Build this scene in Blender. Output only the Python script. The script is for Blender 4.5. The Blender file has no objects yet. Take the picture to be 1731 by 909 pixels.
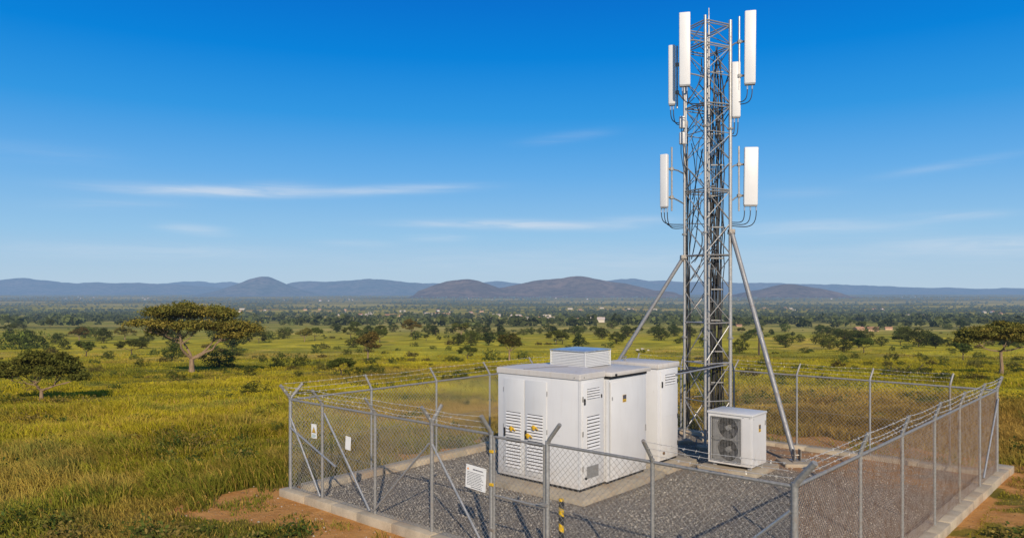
import bpy, bmesh, math, random
import numpy as np
from mathutils import Vector, Matrix
random.seed(7)
R = math.radians
PI = math.pi
SC = bpy.context.scene
COL = SC.collection

# ------------------------------------------------------------------ camera numbers
F, CX, HY, CAMH = 1265.0, 865.5, 490.0, 4.5

def wp(x, y, z):
    d = F * (CAMH - z) / (y - HY)
    return ((x - CX) / F * d, d)

# compound frame: origin = left corner of the front fence, u along the front, v to the back
A = np.array([-4.855, 16.40])
E1 = np.array([0.7532, -0.6578]); E2 = np.array([0.6578, 0.7532])
ROT = math.atan2(E1[1], E1[0])
def uv2w(u, v):
    p = A + E1 * u + E2 * v
    return float(p[0]), float(p[1])
UB, VC = 11.03, 12.0        # size of the compound
UC = 11.40                  # far right corner

# ------------------------------------------------------------------ numpy noise
def _hash(ix, iy, seed):
    h = (ix.astype(np.int64) * 374761393 + iy.astype(np.int64) * 668265263 + seed * 974711) & 0x7fffffff
    h = ((h ^ (h >> 13)) * 1274126177) & 0x7fffffff
    h = h ^ (h >> 16)
    return (h & 0xffff) / 65535.0

def vnoise(x, y, seed=0):
    x = np.asarray(x, float); y = np.asarray(y, float)
    ix = np.floor(x); iy = np.floor(y)
    fx = x - ix; fy = y - iy
    fx = fx * fx * (3 - 2 * fx); fy = fy * fy * (3 - 2 * fy)
    a = _hash(ix, iy, seed); b = _hash(ix + 1, iy, seed)
    c = _hash(ix, iy + 1, seed); d = _hash(ix + 1, iy + 1, seed)
    return (a * (1 - fx) + b * fx) * (1 - fy) + (c * (1 - fx) + d * fx) * fy

def fbm(x, y, seed=0, o=4):
    x = np.asarray(x, float); y = np.asarray(y, float)
    s = 0; w = .5; t = 0
    for k in range(o):
        s = s + w * vnoise(x * 2 ** k + 17.3 * k, y * 2 ** k - 9.1 * k, seed + k * 13); t += w; w *= .5
    return s / t

def sstep(a, b, x):
    t = np.clip((np.asarray(x, float) - a) / (b - a), 0, 1)
    return t * t * (3 - 2 * t)

# ------------------------------------------------------------------ terrain profile: site stands on a rise above the plain
_PD = [(24, 237), (33, 186), (47, 156), (65, 136), (110, 115), (170, 94), (250, 77), (400, 64), (900, 49.5), (2000, 34), (4000, 21), (8000, 12), (20000, 5), (60000, 1.7)]
_LD = np.array([math.log(d) for d, p in _PD])
_ZZ = np.array([CAMH - p * d / F for d, p in _PD]); _ZZ[0] = 0
def _pchip(x):
    x = np.asarray(x, float)
    h = np.diff(_LD); s = np.diff(_ZZ) / h
    m = np.zeros(len(_LD)); m[0] = 0; m[-1] = s[-1]
    for i in range(1, len(s)):
        m[i] = 0 if s[i-1] * s[i] <= 0 else 2 * s[i-1] * s[i] / (s[i-1] + s[i])
    i = np.clip(np.searchsorted(_LD, x) - 1, 0, len(h) - 1)
    t = (x - _LD[i]) / h[i]
    h00 = 2*t**3 - 3*t**2 + 1; h10 = t**3 - 2*t**2 + t; h01 = -2*t**3 + 3*t**2; h11 = t**3 - t**2
    return h00*_ZZ[i] + h10*h[i]*m[i] + h01*_ZZ[i+1] + h11*h[i]*m[i+1]
def g0(y):
    y = np.asarray(y, float)
    return np.where(y <= 24, 0.0, _pchip(np.log(np.clip(y, 24, 59000))))
def to_uv(x, y):
    dx = np.asarray(x, float) - A[0]; dy = np.asarray(y, float) - A[1]
    return dx * E1[0] + dy * E1[1], dx * E2[0] + dy * E2[1]
def comp_dist(x, y):
    u, v = to_uv(x, y)
    qx = np.maximum(np.maximum(-u, u - UB - .3), 0); qy = np.maximum(np.maximum(-v, v - VC), 0)
    return np.hypot(qx, qy)
def gz(x, y):
    x = np.asarray(x, float); y = np.asarray(y, float)
    amp = np.clip(.10 + .0022 * np.abs(y), 0, 1.6) * sstep(1.0, 7.0, comp_dist(x, y))
    sc = np.clip(9 + .12 * np.abs(y), 9, 160)
    n = fbm(x / 14, y / 14, 3, 3) - .5
    n2 = fbm(x / 110, y / 110, 5, 3) - .5
    return g0(y) + np.where(y < 120, n * .5, n2 * 1.2) * amp * 2 * np.where((y > 100) & (y < 140), .6, 1)
def gz1(x, y): return float(gz(np.array([x]), np.array([y]))[0])
def depth_of(ypx):
    lo, hi = 8.0, 50000.0
    for _ in range(60):
        m = math.sqrt(lo * hi)
        if F * (CAMH - float(g0(np.array([m]))[0])) / m > ypx - HY: lo = m
        else: hi = m
    return m
def spot(xpx, ypx):
    d = depth_of(ypx); X = (xpx - CX) / F * d
    return X, d, gz1(X, d), d / F      # last: metres for one pixel

def dirt_at(x, y):
    """bare red soil 0..1 beside the compound"""
    u, v = to_uv(x, y); d = comp_dist(x, y)
    n = (fbm(np.asarray(x) / 1.7, np.asarray(y) / 1.7, 21, 4) - .5) * 1.25 + (fbm(np.asarray(x) / .45, np.asarray(y) / .45, 23, 2) - .5) * .45
    reach = np.full(np.shape(d), .35)
    reach = reach + 1.35 * sstep(.5, -.6, v) * sstep(9, 4, u) * sstep(-2.2, -.2, u)
    reach = reach + 1.5 * sstep(VC - .5, VC + .1, v) * sstep(2.5, 4.5, u)
    reach = reach + .15 * sstep(UB - .3, UB + .3, u)
    return sstep(.42, -.30, d - reach - n * 2.6)

YG = np.array([.335, .277, .020]); GR = np.array([.155, .162, .022]); TN = np.array([.37, .245, .060]); DG = np.array([.060, .074, .016])
BR = np.array([.27, .155, .040])
def grass_col(x, y):
    x = np.asarray(x, float); y = np.asarray(y, float)
    a = fbm(x / 7, y / 9, 31, 4); b = fbm(x / 2.2, y / 2.2, 41, 3); c = fbm(x / 38, y / 60, 51, 4); e = fbm(x / 16, y / 30, 61, 3)
    near = sstep(34, 17, y)
    w_y = sstep(.26, .55, c * .55 + a * .45 + .05 * (1 - near)); w_t = sstep(.53, .72, e * .6 + b * .4)
    col = GR[None] * (1 - w_y)[:, None] + YG[None] * w_y[:, None]
    col = col * (1 - .72 * w_t)[:, None] + TN[None] * (.72 * w_t)[:, None]
    w_d = sstep(.55, .75, b * .55 + a * .45) * .75
    col = col * (1 - w_d)[:, None] + DG[None] * 1.6 * w_d[:, None]
    f = fbm(x / .8, y / .8, 47, 3); g = fbm(x / 1.9, y / 1.3, 49, 3)
    nn = near * .55 * sstep(.35, .60, b)
    col = col * (1 - nn)[:, None] + GR[None] * nn[:, None]
    st = near * .75 * sstep(.50, .64, g)
    col = col * (1 - st)[:, None] + np.array([.33, .235, .055])[None] * st[:, None]
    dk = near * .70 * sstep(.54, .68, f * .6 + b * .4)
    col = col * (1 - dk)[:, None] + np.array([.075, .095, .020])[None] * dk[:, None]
    # dry reddish grass behind the compound
    u, v = to_uv(x, y)
    bk = sstep(VC + 1.4, VC + 2.6, v) * sstep(VC + 24, VC + 12, v) * sstep(-8, -1, u) * sstep(30, 18, u)
    bk = np.maximum(bk, sstep(-1.2, -2.5, u) * sstep(-11, -5, u) * sstep(5.5, 8, v) * sstep(17, 12, v)) * (.62 + .36 * sstep(.35, .6, a))
    dry = BR[None] * (1 - b)[:, None] * 1.2 + TN[None] * b[:, None]
    col = col * (1 - bk)[:, None] + dry * bk[:, None]
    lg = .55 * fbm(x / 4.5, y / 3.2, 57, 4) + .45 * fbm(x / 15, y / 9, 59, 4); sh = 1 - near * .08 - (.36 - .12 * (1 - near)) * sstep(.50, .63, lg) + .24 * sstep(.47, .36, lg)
    return col * ((.74 + .52 * b) * sh)[:, None]

# ------------------------------------------------------------------ mesh helpers
class MB:
    def __init__(s): s.v = []; s.f = []
    def add(s, vs, fs):
        o = len(s.v); s.v += [tuple(q) for q in vs]; s.f += [tuple(i + o for i in f) for f in fs]; return s
    def box(s, x0, x1, y0, y1, z0, z1):
        return s.add([(x0,y0,z0),(x1,y0,z0),(x1,y1,z0),(x0,y1,z0),(x0,y0,z1),(x1,y0,z1),(x1,y1,z1),(x0,y1,z1)],
                     [(3,2,1,0),(4,5,6,7),(0,1,5,4),(1,2,6,5),(2,3,7,6),(3,0,4,7)])
    def bbox(s, x0, x1, y0, y1, z0, z1, b=.01, seg=2, M=None):
        bm = bmesh.new(); bmesh.ops.create_cube(bm, size=1)
        for v in bm.verts:
            v.co = Vector(((x0+x1)/2 + v.co.x*(x1-x0), (y0+y1)/2 + v.co.y*(y1-y0), (z0+z1)/2 + v.co.z*(z1-z0)))
        bmesh.ops.bevel(bm, geom=bm.edges[:], offset=b, segments=seg, affect='EDGES', profile=.5)
        bm.verts.index_update()
        vs = [(M @ v.co if M else v.co) for v in bm.verts]
        s.add([tuple(v) for v in vs], [tuple(v.index for v in f.verts) for f in bm.faces]); bm.free(); return s
    def tube(s, pts, rad, n=8, cap=True):
        pts = [Vector(p) for p in pts]; k = len(pts)
        if not hasattr(rad, '__len__'): rad = [rad] * k
        o = len(s.v); up = None
        for i, p in enumerate(pts):
            t = (pts[min(i+1, k-1)] - pts[max(i-1, 0)])
            if t.length < 1e-9: t = Vector((0,0,1))
            t.normalize()
            if up is None:
                up = Vector((0,0,1)) if abs(t.z) < .9 else Vector((0,1,0))
            a = t.cross(up)
            if a.length < 1e-5: a = t.cross(Vector((1,0,0)))
            a.normalize(); b = a.cross(t); b.normalize(); up = b
            for j in range(n):
                w = 2*PI*j/n
                q = p + (a*math.cos(w) + b*math.sin(w)) * rad[i]; s.v.append((q.x, q.y, q.z))
        for i in range(k-1):
            for j in range(n):
                s.f.append((o+i*n+j, o+i*n+(j+1)%n, o+(i+1)*n+(j+1)%n, o+(i+1)*n+j))
        if cap:
            s.f.append(tuple(o+j for j in range(n))[::-1]); s.f.append(tuple(o+(k-1)*n+j for j in range(n)))
        return s
    def xform(s, M):
        s.v = [tuple(M @ Vector(v)) for v in s.v]; return s

def link(name, me, mat, parent=None, smooth=False):
    o = bpy.data.objects.new(name, me); COL.objects.link(o)
    if mat is not None: me.materials.append(mat)
    if smooth: me.polygons.foreach_set('use_smooth', [True] * len(me.polygons))
    if parent is not None: o.parent = parent
    return o
def obj(name, mb, mat, parent=None, smooth=False):
    me = bpy.data.meshes.new(name); me.from_pydata(mb.v, [], mb.f); me.update()
    bm = bmesh.new(); bm.from_mesh(me); bmesh.ops.recalc_face_normals(bm, faces=bm.faces[:]); bm.to_mesh(me); bm.free()
    o = link(name, me, mat, parent, smooth)
    if smooth: me.set_sharp_from_angle(angle=R(40))
    return o
def np_mesh(name, verts, faces, mat, col=None, parent=None, smooth=False):
    """verts (N,3), faces (M,k) all with k corners"""
    me = bpy.data.meshes.new(name); n, (m, k) = len(verts), faces.shape
    me.vertices.add(n); me.vertices.foreach_set('co', np.ascontiguousarray(verts, dtype=np.float32).ravel())
    me.loops.add(m*k); me.loops.foreach_set('vertex_index', np.ascontiguousarray(faces, dtype=np.int32).ravel())
    me.polygons.add(m); me.polygons.foreach_set('loop_start', np.arange(0, m*k, k, dtype=np.int32))
    me.polygons.foreach_set('loop_total', np.full(m, k, dtype=np.int32))
    me.update(calc_edges=True)
    if col is not None:
        at = me.attributes.new('col', 'FLOAT_COLOR', 'POINT')
        c4 = np.ones((n, 4), dtype=np.float32); c4[:, :3] = col; at.data.foreach_set('color', c4.ravel())
    return link(name, me, mat, parent, smooth)
def empty(name, loc=(0,0,0), rz=0):
    o = bpy.data.objects.new(name, None); COL.objects.link(o); o.location = loc; o.rotation_euler = (0,0,rz); o.empty_display_size = .2
    return o
def tag(o, label, cat, group=None, kind=None):
    o['label'] = label; o['category'] = cat
    if group: o['group'] = group
    if kind: o['kind'] = kind
    return o
def struct(o): o['kind'] = 'structure'; return o

# ------------------------------------------------------------------ materials
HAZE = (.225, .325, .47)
def new_mat(name):
    m = bpy.data.materials.new(name); m.use_nodes = True; nt = m.node_tree; nt.nodes.clear()
    return m, nt
def N(nt, typ, **kw):
    n = nt.nodes.new(typ)
    for k, v in kw.items(): setattr(n, k, v)
    return n
def L(nt, a, b): nt.links.new(a, b)
def sock(nt, inp, v):
    if isinstance(v, bpy.types.NodeSocket): L(nt, v, inp)
    else: inp.default_value = v
def math_(nt, op, a, b=0.0, c=None, clamp=False):
    n = N(nt, 'ShaderNodeMath', operation=op, use_clamp=clamp); sock(nt, n.inputs[0], a); sock(nt, n.inputs[1], b)
    if c is not None: sock(nt, n.inputs[2], c)
    return n.outputs[0]
def mix(nt, f, a, b, blend='MIX'):
    n = N(nt, 'ShaderNodeMix', data_type='RGBA', blend_type=blend)
    sock(nt, n.inputs[0], f)
    for i, v in ((6, a), (7, b)):
        if isinstance(v, tuple) and len(v) == 3: v = v + (1,)
        sock(nt, n.inputs[i], v)
    return n.outputs[2]
def noise(nt, vec, scale, detail=4, rough=.55, dist=0):
    n = N(nt, 'ShaderNodeTexNoise'); n.inputs['Scale'].default_value = scale; n.inputs['Detail'].default_value = detail
    n.inputs['Roughness'].default_value = rough; n.inputs['Distortion'].default_value = dist
    if vec is not None: L(nt, vec, n.inputs['Vector'])
    return n
def mr(nt, v, a, b, c=0.0, d=1.0):
    n = N(nt, 'ShaderNodeMapRange'); sock(nt, n.inputs[0], v)
    for i, q in enumerate((a, b, c, d)): n.inputs[i+1].default_value = q
    return n.outputs[0]
def pos(nt): return N(nt, 'ShaderNodeNewGeometry').outputs['Position']
def objc(nt): return N(nt, 'ShaderNodeTexCoord').outputs['Object']
def bump(nt, h, strength=.3, dist=.01):
    n = N(nt, 'ShaderNodeBump'); n.inputs['Strength'].default_value = strength; n.inputs['Distance'].default_value = dist
    L(nt, h, n.inputs['Height']); return n.outputs[0]
def bsdf(nt, col, rough=.6, metal=0.0, nrm=None, spec=.5):
    b = N(nt, 'ShaderNodeBsdfPrincipled')
    if isinstance(col, tuple) and len(col) == 3: col = col + (1,)
    sock(nt, b.inputs['Base Color'], col); sock(nt, b.inputs['Roughness'], rough); sock(nt, b.inputs['Metallic'], metal)
    b.inputs['Specular IOR Level'].default_value = spec
    if nrm is not None: L(nt, nrm, b.inputs['Normal'])
    return b.outputs[0]
def out(nt, sh):
    o = N(nt, 'ShaderNodeOutputMaterial'); L(nt, sh, o.inputs[0])
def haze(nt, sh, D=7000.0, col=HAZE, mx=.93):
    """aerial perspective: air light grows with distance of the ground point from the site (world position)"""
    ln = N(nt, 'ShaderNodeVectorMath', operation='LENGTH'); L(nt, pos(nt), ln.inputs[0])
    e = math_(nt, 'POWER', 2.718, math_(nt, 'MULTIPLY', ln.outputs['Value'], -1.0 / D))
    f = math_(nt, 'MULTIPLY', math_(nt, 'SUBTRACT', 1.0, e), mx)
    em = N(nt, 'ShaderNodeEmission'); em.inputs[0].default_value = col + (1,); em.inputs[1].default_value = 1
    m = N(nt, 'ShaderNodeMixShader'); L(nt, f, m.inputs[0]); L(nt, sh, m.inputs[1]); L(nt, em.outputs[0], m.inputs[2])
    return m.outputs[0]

def m_paint(name, base, dirt=.25, rough=.42):
    m, nt = new_mat(name); p = pos(nt)
    mp = N(nt, 'ShaderNodeMapping'); mp.inputs['Scale'].default_value = (6, 6, .7); L(nt, p, mp.inputs[0])
    st = noise(nt, mp.outputs[0], 1.6, 5, .6).outputs[0]
    bl = noise(nt, p, 1.3, 3).outputs[0]
    sep = N(nt, 'ShaderNodeSeparateXYZ'); L(nt, p, sep.inputs[0])
    low = mr(nt, sep.outputs[2], .75, .15, 0, 1)
    f = math_(nt, 'MULTIPLY', mr(nt, st, .52, .8, 0, 1), dirt)
    f2 = math_(nt, 'MULTIPLY', math_(nt, 'MULTIPLY', low, mr(nt, noise(nt, p, 7, 5).outputs[0], .35, .7)), min(.8, dirt * 5), clamp=True)
    f = math_(nt, 'MAXIMUM', f, f2)
    c = mix(nt, mr(nt, bl, .35, .7), base, tuple(b * .93 for b in base))
    sp2 = mr(nt, noise(nt, p, 11, 4, .6).outputs[0], .66, .78, 0, .35)
    c = mix(nt, sp2, c, (.40, .36, .31)); c = mix(nt, f, c, (.40, .31, .21))
    nr = bump(nt, noise(nt, p, 2.2, 2).outputs[0], .12, .02)
    out(nt, bsdf(nt, c, mr(nt, st, .3, .8, rough - .06, rough + .18), 0, nr)); return m
def m_galv(name, base=(.42, .42, .41), rust=.0, metal=.55, rough=.42):
    m, nt = new_mat(name); p = pos(nt)
    v = N(nt, 'ShaderNodeTexVoronoi'); v.inputs['Scale'].default_value = 28; L(nt, p, v.inputs[0])
    n1 = noise(nt, p, 6, 5).outputs[0]
    c = mix(nt, v.outputs['Distance'], tuple(b * .75 for b in base), tuple(min(1, b * 1.12) for b in base))
    r = mr(nt, n1, .62 - .3 * rust, .82 - .3 * rust, 0, min(1, .25 + rust))
    c = mix(nt, r, c, (.22, .12, .055))
    out(nt, bsdf(nt, c, mr(nt, n1, .3, .7, rough - .1, rough + .15), mr(nt, r, 0, 1, metal, .1))); return m
def m_flat(name, col, rough=.6, metal=0.0, var=.15, scale=9):
    m, nt = new_mat(name); n = noise(nt, pos(nt), scale, 4).outputs[0]
    c = mix(nt, mr(nt, n, .3, .7), tuple(q * (1 - var) for q in col), tuple(min(1, q * (1 + var)) for q in col))
    out(nt, bsdf(nt, c, rough, metal)); return m
def m_concrete(name, base):
    m, nt = new_mat(name); p = pos(nt)
    a = noise(nt, p, 2.5, 6, .65).outputs[0]; b = noise(nt, p, 45, 3, .7).outputs[0]
    c = mix(nt, mr(nt, a, .3, .75), base, tuple(q * .55 for q in base))
    c = mix(nt, mr(nt, noise(nt, p, 1.1, 4).outputs[0], .5, .72, 0, .6), c, (.30, .16, .07))
    c = mix(nt, mr(nt, b, .35, .7, 0, .35), c, tuple(q * 1.25 for q in base))
    h = math_(nt, 'ADD', math_(nt, 'MULTIPLY', a, .7), math_(nt, 'MULTIPLY', b, .3))
    out(nt, bsdf(nt, c, .9, 0, bump(nt, h, .6, .02), .2)); return m
def m_leaf(name, tint=(1,1,1), trans=.22):
    m, nt = new_mat(name)
    at = N(nt, 'ShaderNodeAttribute', attribute_name='col'); oi = N(nt, 'ShaderNodeObjectInfo')
    hs = N(nt, 'ShaderNodeHueSaturation'); L(nt, at.outputs[0], hs.inputs['Color'])
    L(nt, mr(nt, oi.outputs['Random'], 0, 1, .48, .52), hs.inputs['Hue']); L(nt, mr(nt, oi.outputs['Random'], 0, 1, .8, 1.2), hs.inputs['Value'])
    c = mix(nt, 1.0, hs.outputs[0], tint + (1,), 'MULTIPLY')
    d = N(nt, 'ShaderNodeBsdfDiffuse'); L(nt, c, d.inputs[0])
    t = N(nt, 'ShaderNodeBsdfTranslucent'); L(nt, c, t.inputs[0])
    mx = N(nt, 'ShaderNodeMixShader'); mx.inputs[0].default_value = trans; L(nt, d.outputs[0], mx.inputs[1]); L(nt, t.outputs[0], mx.inputs[2])
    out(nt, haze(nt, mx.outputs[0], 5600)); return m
def m_bark(name, base):
    m, nt = new_mat(name); p = objc(nt)
    mp = N(nt, 'ShaderNodeMapping'); mp.inputs['Scale'].default_value = (7, 7, 1.3); L(nt, p, mp.inputs[0])
    a = noise(nt, mp.outputs[0], 2, 5).outputs[0]
    c = mix(nt, mr(nt, a, .3, .7), tuple(q * .6 for q in base), tuple(q * 1.2 for q in base))
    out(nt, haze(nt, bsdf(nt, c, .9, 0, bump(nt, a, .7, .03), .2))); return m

# ground
GM, nt = new_mat('ground_soil_and_grass')
p = pos(nt)
at = N(nt, 'ShaderNodeAttribute', attribute_name='col'); dt = N(nt, 'ShaderNodeAttribute', attribute_name='dirt')
n_f = noise(nt, p, 2.4, 6, .65).outputs[0]; n_m = noise(nt, p, .16, 6, .6).outputs[0]; n_l = noise(nt, p, .021, 6, .62).outputs[0]
c = mix(nt, 1.0, at.outputs[0], mix(nt, mr(nt, n_f, .25, .75), (.5, .5, .5), (1.35, 1.32, 1.2)), 'MULTIPLY')
c = mix(nt, 1.0, c, mix(nt, mr(nt, n_m, .3, .7), (.62, .7, .68), (1.25, 1.18, 1.1)), 'MULTIPLY')
c = mix(nt, 1.0, c, mix(nt, mr(nt, n_l, .3, .7), (.8, .86, .85), (1.15, 1.1, 1.05)), 'MULTIPLY')
soil = mix(nt, mr(nt, noise(nt, p, 1.4, 6, .65).outputs[0], .3, .7), (.42, .185, .05), (.62, .32, .105))
soil = mix(nt, mr(nt, noise(nt, p, 14, 4, .6).outputs[0], .58, .72), soil, (.55, .36, .19))
dm = mr(nt, math_(nt, 'ADD', dt.outputs['Fac'], math_(nt, 'MULTIPLY', math_(nt, 'SUBTRACT', n_f, .5), .9)), .35, .65)
c = mix(nt, dm, c, soil)
hh = math_(nt, 'ADD', n_f, math_(nt, 'MULTIPLY', noise(nt, p, 18, 5, .7).outputs[0], .5))
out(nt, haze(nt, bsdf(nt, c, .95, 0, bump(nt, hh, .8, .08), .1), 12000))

# gravel
GV, nt = new_mat('grey_gravel'); p = pos(nt)
v = N(nt, 'ShaderNodeTexVoronoi'); v.inputs['Scale'].default_value = 48; L(nt, p, v.inputs[0])
v2 = N(nt, 'ShaderNodeTexVoronoi'); v2.inputs['Scale'].default_value = 21; L(nt, p, v2.inputs[0])
sv = N(nt, 'ShaderNodeSeparateColor'); L(nt, v.outputs['Color'], sv.inputs[0])
sv2 = N(nt, 'ShaderNodeSeparateColor'); L(nt, v2.outputs['Color'], sv2.inputs[0])
k = math_(nt, 'MULTIPLY', sv.outputs[0], sv2.outputs[1])
c = mix(nt, k, (.275, .24, .19), (.60, .52, .41))
c = mix(nt, mr(nt, v.outputs['Distance'], .3, .75), c, (.10, .09, .08))
big = noise(nt, p, .55, 5, .6).outputs[0]
c = mix(nt, mr(nt, big, .42, .72, 0, .45), c, (.30, .235, .17))
at = N(nt, 'ShaderNodeAttribute', attribute_name='col')
c = mix(nt, math_(nt, 'MULTIPLY', at.outputs['Fac'], mr(nt, noise(nt, p, 2.2, 5).outputs[0], .3, .6)), c, (.50, .24, .085))
hh = math_(nt, 'SUBTRACT', 1.0, v.outputs['Distance'])
out(nt, bsdf(nt, c, .92, 0, bump(nt, hh, .9, .03), .2))

WHITE = m_paint('white_painted_steel', (.66, .66, .655), .10)
WHITE2 = m_paint('offwhite_painted_steel', (.62, .625, .62), .10)
ROOF = m_paint('weathered_white_roof', (.58, .55, .51), .5)
RADOME = m_paint('white_radome', (.72, .71, .69), .06, .38)
GALV = m_galv('galvanised_steel')
GALVD = m_galv('galvanised_steel_dull', (.29, .285, .27), .18, .3, .6)
GALVR = m_galv('galvanised_steel_rusting', (.33, .30, .26), .42, .4)
STRUT = m_galv('strut_steel', (.30, .30, .30), .15, .35, .55)
TOWER = m_galv('galvanised_tower_steel', (.46, .445, .42), .16, .5, .40)
WIREG = m_galv('galvanised_chain_link', (.40, .385, .35), .25, .3, .5)
WIRER = m_galv('rusty_chain_link', (.36, .27, .20), .6, .2, .6)
BARB = m_galv('barbed_wire_steel', (.62, .60, .55), .1, .3, .4)
DARK = m_flat('dark_shade_and_fittings', (.02, .02, .022), .7)  # dark colour for painted shade at vents and roof edge, also black fittings
BLACK = m_flat('black_rubber_cable', (.022, .022, .024), .5)
GREYP = m_flat('grey_plastic', (.30, .30, .30), .5)
YELL = m_flat('yellow_plastic', (.62, .38, .02), .5)
BOARD = m_flat('white_sign_board', (.80, .80, .77), .5, 0, .04)
INK = m_flat('sign_ink', (.08, .08, .10), .6)
ORNG = m_flat('orange_sign_ink', (.75, .27, .03), .6)
ALU = m_flat('bright_aluminium', (.62, .64, .66), .32, .75)
CONC = m_concrete('concrete', (.52, .44, .32))
CONCD = m_concrete('concrete_plinth', (.42, .36, .27))
LEAF = m_leaf('foliage', (1.38, 1.34, 1.2))
BLADE = m_leaf('grass_blades', (1.17, 1.12, 1.05), .30)
BARKP = m_bark('pale_acacia_bark', (.29, .20, .125))
BARKD = m_bark('dark_bark', (.10, .075, .05))

# ------------------------------------------------------------------ world
SUN_EL = R(27); SUN_AZ = R(173)          # sun behind the camera, a little to its right
sdir = Vector((math.sin(SUN_AZ) * math.cos(SUN_EL), math.cos(SUN_AZ) * math.cos(SUN_EL), math.sin(SUN_EL)))
W = bpy.data.worlds.new('World'); SC.world = W; W.use_nodes = True
nt = W.node_tree; nt.nodes.clear()
sky = N(nt, 'ShaderNodeTexSky', sky_type='NISHITA'); sky.sun_disc = False; sky.sun_elevation = SUN_EL; sky.sun_rotation = SUN_AZ
sky.air_density = 1.0; sky.dust_density = .6; sky.ozone_density = 2.5; sky.altitude = 1200
tc = N(nt, 'ShaderNodeTexCoord'); sp = N(nt, 'ShaderNodeSeparateXYZ'); L(nt, tc.outputs['Generated'], sp.inputs[0])
el = math_(nt, 'ARCSINE', sp.outputs[2]); az = math_(nt, 'ARCTAN2', sp.outputs[0], sp.outputs[1])
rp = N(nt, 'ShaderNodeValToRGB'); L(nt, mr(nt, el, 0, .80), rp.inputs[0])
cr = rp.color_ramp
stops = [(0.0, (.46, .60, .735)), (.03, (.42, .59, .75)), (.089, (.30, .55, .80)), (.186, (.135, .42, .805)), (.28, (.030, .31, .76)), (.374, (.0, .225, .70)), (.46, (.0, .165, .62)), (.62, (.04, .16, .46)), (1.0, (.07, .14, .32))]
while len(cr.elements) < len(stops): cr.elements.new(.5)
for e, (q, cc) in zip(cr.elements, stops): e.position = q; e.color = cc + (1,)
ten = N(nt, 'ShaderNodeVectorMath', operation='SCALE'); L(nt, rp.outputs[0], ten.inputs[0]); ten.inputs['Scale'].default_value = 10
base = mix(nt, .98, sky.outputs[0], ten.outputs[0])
# thin cirrus streaks, fixed to the sky by azimuth and elevation
cv = N(nt, 'ShaderNodeCombineXYZ'); L(nt, math_(nt, 'MULTIPLY', az, 5.0), cv.inputs[0]); L(nt, math_(nt, 'MULTIPLY', el, 60.0), cv.inputs[1])
cn = noise(nt, cv.outputs[0], 1.6, 7, .62, .7).outputs[0]
tot = None
def pang(x, y): return math.atan((x - CX) / F), math.atan((HY - y) / math.hypot(F, x - CX))
for x, y, wx, wy, s, slope in [(365, 323, 150, 8, .75, .02), (470, 314, 60, 7, .28, .05), (660, 321, 130, 7, .5, .05), (330, 388, 45, 7, .55, -.05), (845, 379, 150, 7, .7, .0),
                        (735, 402, 50, 6, .25, 0), (1000, 385, 90, 6, .3, 0), (960, 232, 70, 8, .16, .1), (1660, 415, 120, 12, .46, -.02), (1620, 364, 60, 6, .34, .0), (1600, 281, 80, 6, .2, .1),
                        (1370, 385, 160, 12, .34, 0), (1350, 327, 60, 7, .14, 0), (1080, 372, 60, 7, .3, 0), (200, 345, 90, 8, .16, .05), (250, 425, 200, 12, .26, 0), (600, 412, 60, 6, .18, 0), (1100, 440, 500, 22, .2, 0), (70, 260, 90, 14, .10, 0)]:
    a0, e0 = pang(x, y)
    da = math_(nt, 'SUBTRACT', az, a0)
    q1 = math_(nt, 'POWER', math_(nt, 'ABSOLUTE', math_(nt, 'DIVIDE', da, wx / F)), 2.4)
    de = math_(nt, 'SUBTRACT', math_(nt, 'SUBTRACT', el, e0), math_(nt, 'MULTIPLY', da, slope))
    q2 = math_(nt, 'POWER', math_(nt, 'ABSOLUTE', math_(nt, 'DIVIDE', de, wy / F)), 2.0)
    g = math_(nt, 'MULTIPLY', math_(nt, 'POWER', 2.718, math_(nt, 'MULTIPLY', math_(nt, 'ADD', q1, q2), -1.0)), s)
    tot = g if tot is None else math_(nt, 'ADD', tot, g)
cf = math_(nt, 'MULTIPLY', math_(nt, 'MULTIPLY', tot, mr(nt, cn, .26, .66, .16, 1.1)), .9, clamp=True)
base = mix(nt, cf, base, (7.2, 7.7, 8.4))
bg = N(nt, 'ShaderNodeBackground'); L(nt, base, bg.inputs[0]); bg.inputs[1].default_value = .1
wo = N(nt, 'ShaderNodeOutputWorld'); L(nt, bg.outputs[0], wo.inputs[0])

sl = bpy.data.lights.new('sun', 'SUN'); sl.energy = 4.4; sl.angle = R(.53); sl.color = (1.0, .86, .68)
so = bpy.data.objects.new('sun', sl); COL.objects.link(so); so.rotation_euler = (-sdir).to_track_quat('-Z', 'Y').to_euler()

cam = bpy.data.cameras.new('camera'); co = bpy.data.objects.new('camera', cam); COL.objects.link(co)
co.location = (0, 0, CAMH); co.rotation_euler = (R(90), 0, 0); cam.sensor_width = 36; cam.lens = 36 * F / 1731
cam.shift_y = (HY - 454.5) / 1731; cam.clip_start = .1; cam.clip_end = 120000; SC.camera = co
SC.view_settings.view_transform = 'Standard'; SC.view_settings.look = 'None'; SC.view_settings.exposure = 0

# ------------------------------------------------------------------ ground sheet
ys = list(np.arange(-60, 6, 3)) + list(np.arange(6, 30, .2))
q = 30.0
while q < 60000: ys.append(q); q *= 1.03
ys = np.array(ys); ss = np.linspace(-1.45, 1.45, 340)
YY, SS = np.meshgrid(ys, ss, indexing='ij'); XX = SS * (np.maximum(YY, 0) + 14)
X_, Y_ = XX.ravel(), YY.ravel(); Z_ = gz(X_, Y_)
nr, nc = len(ys), len(ss)
idx = np.arange(nr * nc).reshape(nr, nc)
fc = np.stack([idx[:-1, :-1], idx[:-1, 1:], idx[1:, 1:], idx[1:, :-1]], -1).reshape(-1, 4)
col = grass_col(X_, Y_)
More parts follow.
